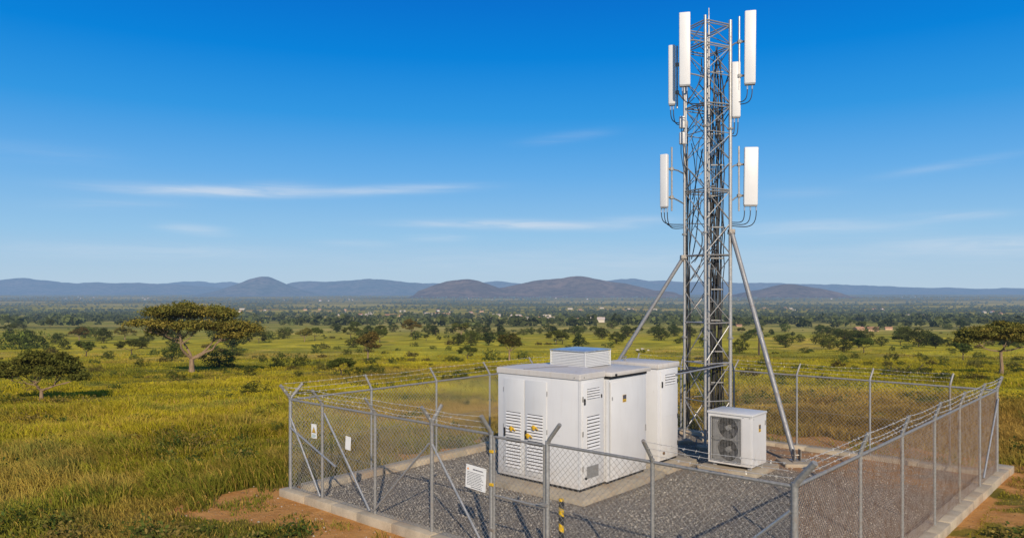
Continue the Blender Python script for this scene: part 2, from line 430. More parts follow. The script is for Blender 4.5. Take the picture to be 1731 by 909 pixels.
# mid savanna: yellow-green; far plain: dark scrub, pale fields, red earth by the village
def far_wood(x, y):
    """how wooded the plain is 0..1"""
    ly = np.log(np.maximum(y, 50.0)) * 1000
    n = fbm(x / (50 + .10 * y), ly / 170, 71, 5); n2 = fbm(x / (120 + .42 * y), ly / 95, 77, 4)
    return np.clip(sstep(.43, .60, n * .5 + n2 * .5), .04, 1)
fw = sstep(160, 420, Y_)
pl = fbm(X_ / (40 + .12 * Y_), np.log(np.maximum(Y_, 50)) * 1000 / 60, 81, 5)
field = np.array([.25, .235, .055])[None] * (1 - sstep(.4, .65, pl))[:, None] + np.array([.44, .35, .11])[None] * sstep(.4, .65, pl)[:, None]
wd = far_wood(X_, Y_)
farc = field * (1 - .8 * wd)[:, None] + np.array([.12, .125, .045])[None] * (.75 * wd)[:, None]
VPX = [(640, 534, 120, 16), (700, 531, 70, 14), (560, 526, 60, 8), (440, 524, 30, 5), (890, 539, 50, 12), (810, 531, 60, 8), (980, 543, 26, 5), (1060, 523, 90, 14), (1480, 524, 40, 7), (1560, 533, 40, 6), (1320, 522, 60, 6), (1680, 529, 50, 6)]
def village_at(x, y):
    x = np.asarray(x, float); y = np.asarray(y, float); r = np.zeros(x.shape)
    for cx, cy, w, n in VPX:
        X, Y, Z, q = spot(cx, cy); r = np.maximum(r, np.exp(-((x - X) / (w * q * .65)) ** 2 - ((y - Y) / (.13 * Y)) ** 2))
    return r * sstep(.3, .6, fbm(x / 40, y / 110, 95, 3))
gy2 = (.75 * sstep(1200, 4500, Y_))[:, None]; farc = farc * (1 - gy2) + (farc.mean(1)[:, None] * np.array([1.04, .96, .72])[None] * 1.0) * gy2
vil = village_at(X_, Y_)
farc = farc * (1 - .8 * vil)[:, None] + np.array([.42, .26, .13])[None] * (.8 * vil)[:, None]
und = (.45 * sstep(40, 25, Y_))[:, None]; col = col * (1 - und) + np.array([.21, .14, .05])[None] * und
col = col * (1 + .75 * sstep(70, 125, Y_))[:, None]  # ground brightened where blades thin out, painting in the light upright grass catches
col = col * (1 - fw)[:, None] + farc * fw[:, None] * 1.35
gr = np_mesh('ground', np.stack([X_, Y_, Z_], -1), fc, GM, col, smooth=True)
da = gr.data.attributes.new('dirt', 'FLOAT', 'POINT'); da.data.foreach_set('value', dirt_at(X_, Y_).astype(np.float32))
struct(gr)

# ------------------------------------------------------------------ hills
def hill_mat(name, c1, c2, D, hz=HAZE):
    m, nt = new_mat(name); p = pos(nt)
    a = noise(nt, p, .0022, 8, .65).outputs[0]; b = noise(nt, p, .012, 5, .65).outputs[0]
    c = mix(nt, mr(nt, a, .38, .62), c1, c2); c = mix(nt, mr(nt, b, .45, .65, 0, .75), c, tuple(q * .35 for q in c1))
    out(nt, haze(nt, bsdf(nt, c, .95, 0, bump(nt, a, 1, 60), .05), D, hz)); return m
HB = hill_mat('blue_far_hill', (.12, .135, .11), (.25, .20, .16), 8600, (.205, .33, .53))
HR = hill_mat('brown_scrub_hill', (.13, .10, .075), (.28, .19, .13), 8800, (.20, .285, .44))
def hill(name, d, prof, depth, mat, seed, flat=1.0):
    """prof: [(x px, y px)] skyline seen from the site, standing d metres away; mound with real front and back slopes"""
    xs = np.array([q[0] for q in prof], float); hs = np.array([q[1] for q in prof], float)
    n = max(60, int((xs[-1] - xs[0]) / 3)); m = 26
    gx = np.linspace(xs[0], xs[-1], n)
    hh = np.interp(gx, xs, hs); ker = np.ones(5) / 5
    hp = np.convolve(np.pad(hh, 2, mode='edge'), ker, 'valid')
    T = np.linspace(-1, 1, m)
    G, TT = np.meshgrid(gx, T, indexing='ij'); H = np.repeat(hp[:, None], m, 1)
    X = (G - CX) / F * d; Y = d + TT * depth
    top = CAMH + (HY - H) / F * d
    z0 = g0(Y) - 4
    shp = np.exp(-np.abs(TT / .52) ** 1.5 * 1.6); shp = np.clip((shp - shp.min()) / (1 - shp.min()), 0, 1)
    r = fbm(X / 420, Y / 420, seed, 5) - .5; r2 = fbm(X / 1100, Y / 500, seed + 5, 4) - .5
    Z = z0 + np.maximum(top - z0, 0) * np.clip(shp * (1 + .9 * r * (1 - shp * .75) + .7 * r2 * (1 - shp)), 0, 1.2) + r * 26 * sstep(0, .3, shp)
    edge = np.clip(np.minimum(np.arange(n), np.arange(n)[::-1]) / 4.0, 0, 1)[:, None]
    Z = z0 + (Z - z0) * edge
    ii = np.arange(n * m).reshape(n, m)
    fcs = np.stack([ii[:-1, :-1], ii[1:, :-1], ii[1:, 1:], ii[:-1, 1:]], -1).reshape(-1, 4)
    return struct(np_mesh(name, np.stack([X.ravel(), Y.ravel(), Z.ravel()], -1), fcs, mat, smooth=True))
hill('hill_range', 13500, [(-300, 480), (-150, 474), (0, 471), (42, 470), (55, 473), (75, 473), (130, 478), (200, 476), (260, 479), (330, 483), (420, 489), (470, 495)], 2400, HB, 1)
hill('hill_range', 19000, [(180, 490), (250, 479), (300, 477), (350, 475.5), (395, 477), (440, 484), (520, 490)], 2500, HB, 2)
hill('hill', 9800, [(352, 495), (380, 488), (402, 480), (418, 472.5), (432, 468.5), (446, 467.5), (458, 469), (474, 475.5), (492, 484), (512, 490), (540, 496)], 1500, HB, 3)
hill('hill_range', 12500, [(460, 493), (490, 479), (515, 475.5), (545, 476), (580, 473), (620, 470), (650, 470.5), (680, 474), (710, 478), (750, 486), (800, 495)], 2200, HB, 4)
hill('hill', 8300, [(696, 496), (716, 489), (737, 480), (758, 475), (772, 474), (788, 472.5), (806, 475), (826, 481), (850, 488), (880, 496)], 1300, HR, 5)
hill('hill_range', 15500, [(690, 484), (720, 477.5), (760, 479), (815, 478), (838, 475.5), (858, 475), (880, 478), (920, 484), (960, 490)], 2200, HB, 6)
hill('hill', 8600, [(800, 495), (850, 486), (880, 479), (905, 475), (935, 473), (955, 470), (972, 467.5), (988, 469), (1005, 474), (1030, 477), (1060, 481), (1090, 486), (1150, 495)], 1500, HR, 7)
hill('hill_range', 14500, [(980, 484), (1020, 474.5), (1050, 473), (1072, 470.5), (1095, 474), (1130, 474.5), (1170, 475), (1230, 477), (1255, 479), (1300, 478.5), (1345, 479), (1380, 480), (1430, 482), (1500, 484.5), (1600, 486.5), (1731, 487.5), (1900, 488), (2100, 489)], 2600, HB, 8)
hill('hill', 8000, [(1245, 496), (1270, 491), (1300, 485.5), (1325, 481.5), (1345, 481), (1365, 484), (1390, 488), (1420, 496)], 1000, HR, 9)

# ------------------------------------------------------------------ leaves and trees
def leaf_quads(C, size, rng, flat=.35):
    n = len(C)
    nrm = rng.normal(size=(n, 3)); nrm[:, 2] = np.abs(nrm[:, 2]) * (1 + flat * 2); nrm /= np.linalg.norm(nrm, axis=1)[:, None]
    t = rng.normal(size=(n, 3)); t -= (t * nrm).sum(1)[:, None] * nrm; t /= np.linalg.norm(t, axis=1)[:, None]
    b = np.cross(nrm, t); s = size * rng.uniform(.55, 1.3, n)[:, None]
    V = np.stack([C - t * s, C + b * s * .55, C + t * s, C - b * s * .55], 1).reshape(-1, 3)
    return V, np.arange(4 * n).reshape(n, 4)
def crown_from_clumps(name, centers, per, sig, size, base, rng, parent, mat=None, warm=None):
    Cs, cols = [], []
    for c in centers:
        k = int(per * rng.uniform(.6, 1.4))
        P = np.array(c)[None] + rng.normal(size=(k, 3)) * np.array(sig)[None]
        Cs.append(P); tint = np.array(base) * rng.uniform(.62, 1.35)
        if warm is not None and rng.random() < .4: tint = np.array(warm) * rng.uniform(.7, 1.3)
        cols.append(tint[None] * rng.uniform(.7, 1.3, k)[:, None])
    C = np.concatenate(Cs); cl = np.concatenate(cols)
    V, Fc = leaf_quads(C, size, rng)
    return np_mesh(name, V, Fc, mat or LEAF, np.repeat(cl, 4, 0), parent)
def curve(a, b, rng, bend=.15, n=5, sag=0):
    a = np.array(a, float); b = np.array(b, float); Ln = np.linalg.norm(b - a)
    j = rng.normal(size=3) * bend * Ln * .5; j[2] = abs(j[2]) * -.6 - sag * Ln
    return [a + (b - a) * t + j * math.sin(PI * t) + rng.normal(size=3) * .012 * Ln * (0 < t < 1) for t in np.linspace(0, 1, n)]

def acacia(root, width, height, rng, pads, fork=.30, tr=.05, base=(.07, .085, .02), warm=None, leaf=.13, per=60, dens=1.0, bark=None, nfork=4, lean=0):
    """pads: (x, y, z, rx, ry, rz, clumps) in fractions of width (x,y,rx,ry) and height (z,rz)"""
    mb = MB(); fz = fork * height; t0 = tr * height
    fk = np.array([lean * width, 0, fz])
    mb.tube([(0, 0, -.35), (0.02*width*rng.normal()*.3, 0, fz * .35), fk * .75 + np.array([0, 0, .0]), fk], [t0 * 1.45, t0, t0 * .85, t0 * .8], 9)
    cents = []; tops = sorted(pads, key=lambda q: -q[3] * q[4])
    mains = []
    for i in range(nfork):
        xs_ = (-.17, -.02, .13, .30, -.30)[i] + rng.normal() * .03; ys_ = (.03, -.10, .09, -.02, .04)[i]
        zt_ = min(q[2] for q in pads) * .5 + .5 * pads[0][2] - .16 - .12 * abs(xs_)
        e = np.array([xs_ * width, ys_ * width, max(fork + .12, zt_) * height]); ln = curve(fk, e, rng, .20, 7, .03)
        mb.tube(ln, list(np.linspace(t0 * .55, t0 * .20, 7)), 8); mains.append(ln)
    for (x, y, z, rx, ry, rz, k) in pads:
        pc = np.array([x * width, y * width, z * height]); rr = np.array([rx * width, ry * width, rz * height])
        mn = min(mains, key=lambda l: np.linalg.norm((l[-1] - pc) * np.array([1, 1, .5])))
        limb = curve(mn[5 if rng.random() < .6 else 4], pc - np.array([0, 0, rr[2] * .4]), rng, .22, 6, .03)
        rs = np.linspace(t0 * .27, t0 * .08, 6); mb.tube(limb, list(rs), 6)
        mine = []
        for _ in range(int(k * dens)):
            while True:
                q = rng.uniform(-1, 1, 3)
                if (q ** 2).sum() <= 1: break
            e = 1 - .75 * (q[0] ** 2 + q[1] ** 2)
            q[2] = q[2] * .85 * e + .15 * e - .35 * (q[0] ** 2 + q[1] ** 2)
            mine.append(pc + q * rr)
        cents += mine
        for c in mine[::4]:
            st = limb[rng.integers(2, 5)]
            mb.tube(curve(st, c, rng, .12, 4), [t0 * .15, t0 * .10, t0 * .07, t0 * .03], 5, False)
    obj('trunk', mb, bark or BARKP, root, True)
    crown_from_clumps('crown', cents, per, (width * .034, width * .034, height * .022), leaf, base, rng, root, None, warm)
    return root

def place(name, xpx, ypx, label, cat='tree', group=None):
    X, Y, Z, s = spot(xpx, ypx); o = empty(name, (X, Y, Z)); tag(o, label, cat, group); return o, s

# --- the three large acacias
o, s = place('acacia_tree', 324, 629, 'tallest umbrella acacia with golden flat two-tiered crown and pale forked trunk')
acacia(o, 215 * s, 119 * s, np.random.default_rng(11),
       [(-.22, .02, .865, .15, .17, .085, 30), (-.03, -.05, .905, .18, .18, .085, 42), (.17, .03, .865, .14, .15, .085, 28), (-.03, .12, .84, .20, .12, .08, 22), (.27, .0, .82, .07, .08, .05, 7),
        (.07, -.12, .69, .16, .13, .075, 24), (.27, -.02, .675, .15, .15, .085, 28), (.42, .03, .63, .10, .1, .07, 14), (-.18, -.10, .71, .12, .12, .06, 13), (-.37, .0, .71, .10, .10, .045, 10), (-.28, .03, .57, .09, .09, .045, 7), (.20, .15, .66, .15, .1, .06, 10), (.37, -.05, .55, .09, .08, .05, 7)],
       .20, .038, (.112, .104, .024), (.175, .132, .030), .10, 100, 1.45, None)
o, s = place('acacia_tree', 70, 677, 'dark green spreading acacia with forked trunk at the left edge, its shadow beside it')
acacia(o, 150 * s, 92 * s, np.random.default_rng(12),
       [(-.26, 0, .64, .18, .18, .15, 22), (-.06, -.05, .80, .18, .18, .15, 26), (.13, .04, .78, .17, .18, .15, 24), (.28, .0, .62, .17, .18, .13, 22), (.42, .02, .47, .11, .12, .09, 11), (-.42, 0, .50, .10, .1, .10, 11), (.08, .18, .66, .22, .15, .13, 17), (.12, -.16, .57, .20, .12, .08, 12), (-.2, -.14, .56, .18, .12, .08, 12), (.0, -.1, .62, .2, .1, .1, 12)],
       .20, .036, (.092, .108, .024), (.125, .132, .028), .066, 80, 1.1, None)
o, s = place('acacia_tree', 1692, 634, 'large olive acacia with pale twisted branches behind the far right fence corner')
acacia(o, 150 * s, 92 * s, np.random.default_rng(13),
       [(-.26, 0, .80, .20, .2, .13, 36), (.02, -.04, .88, .22, .2, .11, 42), (.28, .0, .80, .20, .2, .12, 36), (-.40, .0, .66, .11, .12, .08, 14), (-.12, .1, .70, .2, .15, .1, 18), (.12, -.1, .71, .2, .14, .1, 20), (.42, 0, .68, .12, .12, .1, 14)],
       .44, .030, (.125, .120, .027), (.175, .145, .032), .082, 100, 1.5, None)

# --- smaller kinds: one of each is built, the others are copies
PROTO = {}
def mk_umbrella(seed, base, warm=None, w=6.0, h=4.0):
    rng = np.random.default_rng(seed); o = empty('acacia_tree')
    pads = [(-.26, .0, .80, .2, .2, .13, 22), (.03, -.06, .87, .26, .22, .11, 30), (.27, .03, .78, .2, .2, .13, 22), (.0, .16, .80, .26, .16, .12, 16), (-.36, .02, .62, .13, .12, .12, 10), (.37, -.03, .60, .13, .12, .12, 10), (.05, -.1, .66, .28, .2, .14, 18)]
    pads = [(a + rng.normal() * .05, b, c + rng.normal() * .05, d * .85, e, f * 1.35, int(k)) for a, b, c, d, e, f, k in pads]
    return acacia(o, w, h, rng, pads, .33, .034, base, warm, .15, 34, 1.0, BARKP if seed % 2 else BARKD)
def mk_round(seed, base, w=5.0, h=4.2, name='leafy_tree'):
    rng = np.random.default_rng(seed); o = empty(name); mb = MB()
    mb.tube([(0, 0, -.4), (.05, 0, h * .2), (0, .05, h * .45)], [.16, .12, .08], 6)
    cents = []
    for _ in range(70):
        while True:
            q = rng.uniform(-1, 1, 3)
            if .15 < (q ** 2).sum() <= 1: break
        q[2] = q[2] * .5 + .56
        sc = 1 - .35 * max(0, (q[2] - .55) / .5) ** 1.5
        cents.append((q[0] * w * .5 * sc, q[1] * w * .5 * sc, q[2] * h * .93))
    for c in cents[::6]: mb.tube(curve((0, 0, h * .3), c, rng, .1, 4), [.07, .05, .04, .02], 5, False)
    obj('trunk', mb, BARKD, o, True)
    crown_from_clumps('crown', cents, 30, (w * .062, w * .062, h * .05), .16, base, rng, o)
    return o
def mk_bush(seed, base, w=3.2, h=1.5):
    rng = np.random.default_rng(seed); cents = []
    for _ in range(38):
        a = rng.uniform(0, 2 * PI); r = math.sqrt(rng.random()) * .48
        cents.append((math.cos(a) * r * w, math.sin(a) * r * w, rng.uniform(.08, 1) * h * (1 - 1.6 * r * r) * rng.uniform(.75, 1.1)))
    return crown_from_clumps('bush', cents, 26, (w * .055, w * .055, h * .09), .11, base, rng, None)
def store(key, maker, w, h): PROTO[key] = [maker, w, h, False]
DK = (.050, .064, .016); MG = (.074, .088, .020); OL = (.115, .100, .025)
store('umb', mk_umbrella(21, OL, (.12, .09, .025)), 6.0, 4.0)
store('umbd', mk_umbrella(22, MG, None, 6.0, 3.8), 6.0, 3.8)
store('umbt', mk_umbrella(25, (.075, .08, .02), (.11, .09, .025), 6.0, 4.6), 6.0, 4.6)
store('rnd', mk_round(23, DK), 5.0, 4.2)
store('rnd2', mk_round(24, MG, 5.6, 3.9), 5.6, 3.9)
store('tall', mk_round(26, (.030, .042, .014), 3.6, 5.0, 'conical_tree'), 3.6, 5.0)
store('bush', mk_bush(27, MG), 3.2, 1.5)
store('bushd', mk_bush(28, DK), 3.2, 1.5)
store('busho', mk_bush(29, (.095, .082, .024), 3.2, 1.2), 3.2, 1.2)
def put(key, xyz, w, h, label, cat, group=None, rz=None):
    src, w0, h0, used = PROTO[key]
    if not used: o = src; PROTO[key][3] = True
    else:
        o = src.copy(); COL.objects.link(o)
        for ch in src.children:
            c = ch.copy(); COL.objects.link(c); c.parent = o
    for kk in ('group',):
        if kk in o: del o[kk]
    o.location = xyz; o.rotation_euler = (0, 0, random.uniform(0, 6.28) if rz is None else rz)
    o.scale = (w / w0, w / w0, h / h0)
    tag(o, label, cat, group); return o
MID = [  # kind, x, base y, width px, height px, label
 ('umb', 622, 609, 62, 45, 'slender flat-topped acacia with bare pale stem in open yellow grass left of the white cabinets'),
 ('umbt', 861, 609, 62, 46, 'round-crowned olive acacia standing just above the left end of the cabinet roof'),
 ('umbd', 577, 638, 58, 34, 'low dark spreading tree just beyond the left fence, nearest tree to the fence'),
 ('umbd', 222, 601, 48, 27, 'dark dome-crowned tree between the two big left acacias'),
 ('umb', 134, 575, 32, 21, 'small flat-topped acacia with shadow, highest of the left meadow trees'),
 ('umbd', 146, 604, 48, 28, 'dark wide tree behind the left edge acacia, touching the bushes'),
 ('umb', 211, 573, 36, 20, 'pale olive tree at the left tip of the tallest acacia crown'),
 ('umb', 515, 578, 28, 21, 'small umbrella acacia with a dark shadow below, right of the tallest acacia'),
 ('umb', 695, 570, 34, 27, 'umbrella tree at the edge of the far meadow, left of a matching one'),
 ('umbt', 780, 573, 38, 27, 'umbrella tree at the edge of the far meadow, right of a matching one'),
 ('umbd', 790, 608, 36, 24, 'small dark crooked tree left of the round-crowned olive acacia'),
 ('rnd2', 370, 622, 60, 34, 'dense green tree behind the right foot of the tallest acacia'),
 ('rnd', 291, 611, 38, 29, 'dark bushy tree behind the left foot of the tallest acacia'),
 ('rnd2', 400, 602, 36, 16, 'pale green low tree behind the right limb of the tallest acacia'),
 ('rnd', 568, 557, 20, 12, 'round dark tree right of the tallest acacia at the wood edge'),
 ('umbd', 600, 561, 30, 19, 'dark wind-swept tree at the wood edge, middle left'),
 ('rnd', 665, 560, 18, 15, 'small round tree left of the first umbrella tree at the wood edge'),
 ('tall', 733, 563, 16, 15, 'dark pointed tree between the two umbrella trees at the wood edge'),
 ('rnd', 487, 567, 18, 14, 'small dark round tree by the right tip of the tallest acacia crown'),
 ('umbd', 951, 583, 26, 18, 'small dark tree just above the rooftop ventilation box'),
 ('rnd', 1042, 583, 28, 20, 'dark round tree in front of the left tower strut'),
 ('rnd', 1014, 570, 20, 14, 'small dark tree above the left tower strut foot'),
 ('rnd2', 1107, 563, 20, 14, 'round green tree between the left strut and the tower'),
 ('rnd', 1140, 564, 26, 14, 'pair of joined dark crowns at the left side of the tower'),
 ('rnd', 1147, 583, 18, 9, 'small dark shrubby tree at the left tower leg'),
 ('rnd', 1250, 599, 30, 24, 'leaning dark tree between the right tower leg and its strut'),
 ('rnd', 1427, 596, 30, 21, 'dark compact round tree behind the right fence, left of an umbrella tree'),
 ('umbd', 1460, 597, 38, 26, 'dark umbrella tree behind the right fence, right of a compact round tree'),
 ('umbd', 1628, 608, 46, 30, 'dark umbrella tree left of the large right acacia'),
 ('rnd2', 1391, 584, 40, 22, 'broad green tree right of the right tower strut'),
 ('rnd', 1490, 586, 26, 16, 'dark round tree in the right meadow, beside a leaning one'),
 ('umbd', 1522, 585, 28, 18, 'leaning dark tree in the right meadow'),
 ('rnd', 1316, 578, 18, 11, 'small round tree right of the right strut near the telegraph pole'),
 ('rnd', 1352, 580, 18, 14, 'small round tree left of the broad green tree, right meadow'),
 ('rnd2', 1445, 571, 24, 12, 'pale round tree at the edge of the right wood'),
 ('rnd', 1591, 583, 20, 10, 'small dark tree left of the large right acacia crown'),
]
for k, x, y, w, h, lb in MID:
    X, Y, Z, s = spot(x, y); put(k, (X, Y, Z), w * s, h * s, lb, 'tree')
BUSH = [
 ('bush', 480, 622, 46, 24, 'large green thicket in the left meadow, left half'), ('bush', 510, 621, 38, 22, 'large green thicket in the left meadow, right half'),
 ('bushd', 445, 613, 15, 13, 'small dark bush left of the meadow thicket'), ('bush', 832, 610, 34, 20, 'leafy bush at the left of the round-crowned olive acacia'),
 ('bush', 886, 607, 26, 14, 'leafy bush at the right of the round-crowned olive acacia'), ('bushd', 814, 577, 14, 11, 'small dark bush right of the far umbrella tree'),
 ('bushd', 758, 593, 11, 8, 'small dark bush in open grass left of the cabinets'), ('bushd', 742, 576, 9, 8, 'tiny dark bush between the two far umbrella trees'),
 ('bushd', 663, 614, 14, 10, 'conical dark bush right of the slender acacia'), ('busho', 697, 612, 18, 9, 'brownish bush in the grass behind the left fence'),
 ('busho', 721, 611, 16, 7, 'low brownish bush behind the left fence'), ('bush', 764, 610, 30, 9, 'low wide green bush left of the cabinets'),
 ('bush', 620, 635, 18, 11, 'green bush beyond the left fence post'), ('bush', 104, 590, 30, 18, 'green bush behind the left edge acacia crown'),
 ('bush', 20, 590, 56, 32, 'grey-green thicket at the far left edge'), ('bush', 58, 588, 44, 26, 'grey-green thicket next to the far left edge thicket'), ('bushd', 262, 602, 16, 12, 'small dark bush left of the tallest acacia trunk'),
 ('bush', 430, 665, 46, 20, 'loose green shrub in the foreground meadow left of the fence'), ('bush', 1422, 613, 26, 14, 'bushy clump in the right meadow behind the fence'),
 ('bush', 1596, 619, 18, 16, 'feathery shrub left of the large right acacia'), ('busho', 1500, 618, 18, 10, 'olive shrub in the right meadow'), ('bushd', 1508, 594, 10, 9, 'small dark bush under the leaning right tree'),
 ('busho', 1575, 617, 18, 10, 'faint shrub beside the feathery shrub'), ('bushd', 1363, 598, 26, 10, 'low dark bush right of the right strut'), ('busho', 1650, 640, 40, 10, 'brown low scrub beside the large right acacia'),
 ('bush', 1445, 625, 18, 8, 'low shrub behind the right back fence'), ('bushd', 950, 607, 14, 6, 'small dark bush behind the rooftop box'), ('bush', 240, 715, 40, 16, 'dark shrub patch in the foreground meadow'),
 ('busho', 520, 668, 50, 8, 'straw coloured tussock at the left fence corner'), ('bush', 470, 735, 30, 22, 'green leafy bush touching the left fence corner'),
 ('bushd', 290, 634, 16, 8, 'small bush at the foot of the tallest acacia'), ('bushd', 374, 628, 16, 8, 'small dark bush right of the tallest acacia trunk'),
]
for k, x, y, w, h, lb in BUSH:
    X, Y, Z, s = spot(x, y); put(k, (X, Y, Z), w * s, h * s, lb, 'bush')

# --- scattered trees and bushes of the middle distance: individuals
rng = np.random.default_rng(5)
taken = [(x, y) for _, x, y, *_r in MID + BUSH]
def ok(x, y, dmin):
    if 850 < x < 1140 and y > 600: return False
    return all(abs(x - a) > dmin or abs(y - b) > dmin * .35 for a, b in taken)
cnt = {'t': 0, 'b': 0}
tries = 0
while cnt['t'] < 240 and tries < 9000:
    tries += 1
    y = 545 + 48 * rng.random() ** 1.15; x = rng.uniform(-60, 1790)
    X, Y, Z, s = spot(x, y)
    if float(far_wood(np.array([X]), np.array([Y]))[0]) + (.16 if y > 552 else .12) < rng.random() * .97 or not ok(x, y, 7): continue
    taken.append((x, y)); cnt['t'] += 1
    m = rng.uniform(2.6, 7.2) * (1 if y < 556 else .72); kind = ['rnd', 'rnd2', 'umbd', 'tall', 'rnd'][rng.integers(0, 5)]
    lab = {'tall': ('dark pointed tree in the wooded belt of the middle plain', 'pointed trees of the middle plain'),
           'umbd': ('dark flat-crowned tree in the wooded belt of the middle plain', 'flat-crowned trees of the middle plain')}.get(kind, ('dark round tree in the wooded belt of the middle plain', 'round trees of the middle plain'))
    put(kind, (X, Y, Z), m * (.7 if kind == 'tall' else 1), m * rng.uniform(.62, .85), lab[0], 'tree', lab[1])
tries = 0
while cnt['b'] < 230 and tries < 9000:
    tries += 1
    y = 556 + 90 * rng.random() ** 1.5; x = rng.uniform(-40, 1770)
    X, Y, Z, s = spot(x, y)
    if not ok(x, y, 10) or Y < 36 or comp_dist(X, Y) < 5: continue
    taken.append((x, y)); cnt['b'] += 1
    m = rng.uniform(.6, 1.5) * (1 + sstep(60, 140, Y) * .6)
    kind = ['bush', 'bushd', 'busho', 'bushd'][rng.integers(0, 4)]
    put(kind, (X, Y, Z), m, m * rng.uniform(.35, .62), {'bush': 'small green bush dotted over the open savanna', 'bushd': 'small dark bush dotted over the open savanna', 'busho': 'small brownish bush dotted over the open savanna'}[kind],
        'bush', {'bush': 'green bushes of the savanna', 'bushd': 'dark bushes of the savanna', 'busho': 'brown bushes of the savanna'}[kind])

# --- far woodland: one mass nobody could count
rng = np.random.default_rng(8)
n = 26000
yp = 494.5 + (552 - 494.5) * rng.random(n) ** .85; dtab = np.geomspace(200, 9000, 600)
ptab = HY + F * (CAMH - g0(dtab)) / dtab
dd = np.interp(-yp, -ptab, dtab); xx = (rng.uniform(-250, 1980, n) - CX) / F * dd
keep = (far_wood(xx, dd) * .95 + .07 > rng.random(n)) & (dd > 330) & (rng.random(n) > .80 * sstep(1500, 420, dd)) & (village_at(xx, dd) * 1.3 < rng.random(n))
xx, dd = xx[keep], dd[keep]; n = len(xx); zz = gz(xx, dd)
w = rng.uniform(4.5, 9.5, n) * (1 + sstep(1500, 6000, dd) * 1.2); h = w * rng.uniform(.5, .85, n); K = 22
q = rng.normal(size=(n, K, 3)); q /= np.linalg.norm(q, axis=2)[:, :, None]; q *= rng.uniform(.45, 1, (n, K))[:, :, None]
C = np.stack([xx[:, None] + q[..., 0] * w[:, None] * .5, dd[:, None] + q[..., 1] * w[:, None] * .5, zz[:, None] + (q[..., 2] * .5 + .52) * h[:, None]], -1).reshape(-1, 3)
V, Fc = leaf_quads(C, np.repeat(w * .20, K)[:, None], rng) if False else (None, None)
nn = len(C); nrm = rng.normal(size=(nn, 3)); nrm[:, 2] = np.abs(nrm[:, 2]) * 1.5; nrm /= np.linalg.norm(nrm, axis=1)[:, None]
t = rng.normal(size=(nn, 3)); t -= (t * nrm).sum(1)[:, None] * nrm; t /= np.linalg.norm(t, axis=1)[:, None]; b = np.cross(nrm, t)
s = (np.repeat(w, K) * .21 * rng.uniform(.7, 1.3, nn))[:, None]
V = np.stack([C - t * s, C + b * s * .8, C + t * s, C - b * s * .8], 1).reshape(-1, 3)
cl = np.repeat(np.array([.062, .072, .026])[None] * rng.uniform(.6, 1.5, n)[:, None], K, 0) * rng.uniform(.75, 1.25, nn)[:, None]
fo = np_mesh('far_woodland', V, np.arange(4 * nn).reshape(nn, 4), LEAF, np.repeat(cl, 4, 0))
tag(fo, 'dark mass of far trees covering the plain up to the foot of the hills', 'woodland', kind='stuff')

# --- village houses
def m_house(name, c):
    m, nt = new_mat(name); oi = N(nt, 'ShaderNodeObjectInfo')
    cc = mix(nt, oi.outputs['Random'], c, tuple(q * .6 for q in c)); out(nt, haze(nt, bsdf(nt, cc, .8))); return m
HW = [m_house('pink_plaster', (.70, .46, .29)), m_house('cream_plaster', (.80, .70, .55)), m_house('white_wash', (.85, .83, .78))]
HRF = [m_house('rusty_iron_roof', (.46, .25, .14)), m_house('bright_iron_roof', (.58, .48, .40)), m_house('red_clay_roof', (.56, .25, .15))]
def mk_house(i):
    o = empty('village_house'); L_, W_, H_ = [(9, 6, 2.7), (14, 6.5, 3.0), (7, 6, 2.8)][i]
    m = MB().box(-L_/2, L_/2, -W_/2, W_/2, -1.0, H_); m.add([(-L_/2, -W_/2, H_), (-L_/2, W_/2, H_), (-L_/2, 0, H_+1.5), (L_/2, -W_/2, H_), (L_/2, W_/2, H_), (L_/2, 0, H_+1.5)], [(0, 1, 2), (3, 5, 4)])
    obj('wall', m, HW[i], o)
    m = MB().add([(-L_/2-.4, -W_/2-.5, H_-.3), (L_/2+.4, -W_/2-.5, H_-.3), (L_/2+.4, 0, H_+1.62), (-L_/2-.4, 0, H_+1.62), (-L_/2-.4, W_/2+.5, H_-.3), (L_/2+.4, W_/2+.5, H_-.3)], [(0, 1, 2, 3), (3, 2, 5, 4)])
    obj('roof', m, HRF[i], o); return o
HS = [mk_house(i) for i in range(3)]; hused = [False] * 3
def house(x, y, sc, i, label, group, rz):
    X, Y, Z, s = spot(x, y); src = HS[i]
    if not hused[i]: o = src; hused[i] = True
    else:
        o = src.copy(); COL.objects.link(o)
        for ch in src.children:
            c = ch.copy(); COL.objects.link(c); c.parent = o
    o.location = (X, Y, Z); o.rotation_euler = (0, 0, rz); o.scale = (sc, sc, sc); tag(o, label, 'house', group)
rng = np.random.default_rng(3)
for cx, cy, wd_, n in VPX:
    for _ in range(int(n * .62 + .5)):
        house(cx + rng.normal() * wd_ * .5, cy + rng.normal() * 2.4, rng.uniform(.65, 1.05), int(rng.integers(0, 3)), 'tiny pale house with a low pitched roof in the far village', 'houses of the far village', rng.uniform(-.6, .6))
for x, y, sc, lb in [(1452, 557, .9, 'long ochre house among the trees of the right middle plain, left one'), (1475, 558, 1.0, 'ochre house among the trees of the right middle plain, middle one'), (1502, 556, .7, 'small ochre house among the trees of the right middle plain, right one'), (1249, 552, .7, 'small pink house beside the right tower leg'), (1550, 535, 1.3, 'long low building in the red field on the far right')]:
    house(x, y, sc * .5, 0, lb, None, rng.uniform(-.3, .3))
for _ in range(26):
    house(rng.choice([rng.uniform(380, 760), rng.uniform(100, 300), rng.uniform(780, 1200), rng.uniform(1230, 1560)]), rng.uniform(501.5, 509), rng.uniform(1.2, 2.0), 2, 'pale speck of a building at the foot of the far hills', 'buildings at the foot of the hills', rng.uniform(-.4, .4))

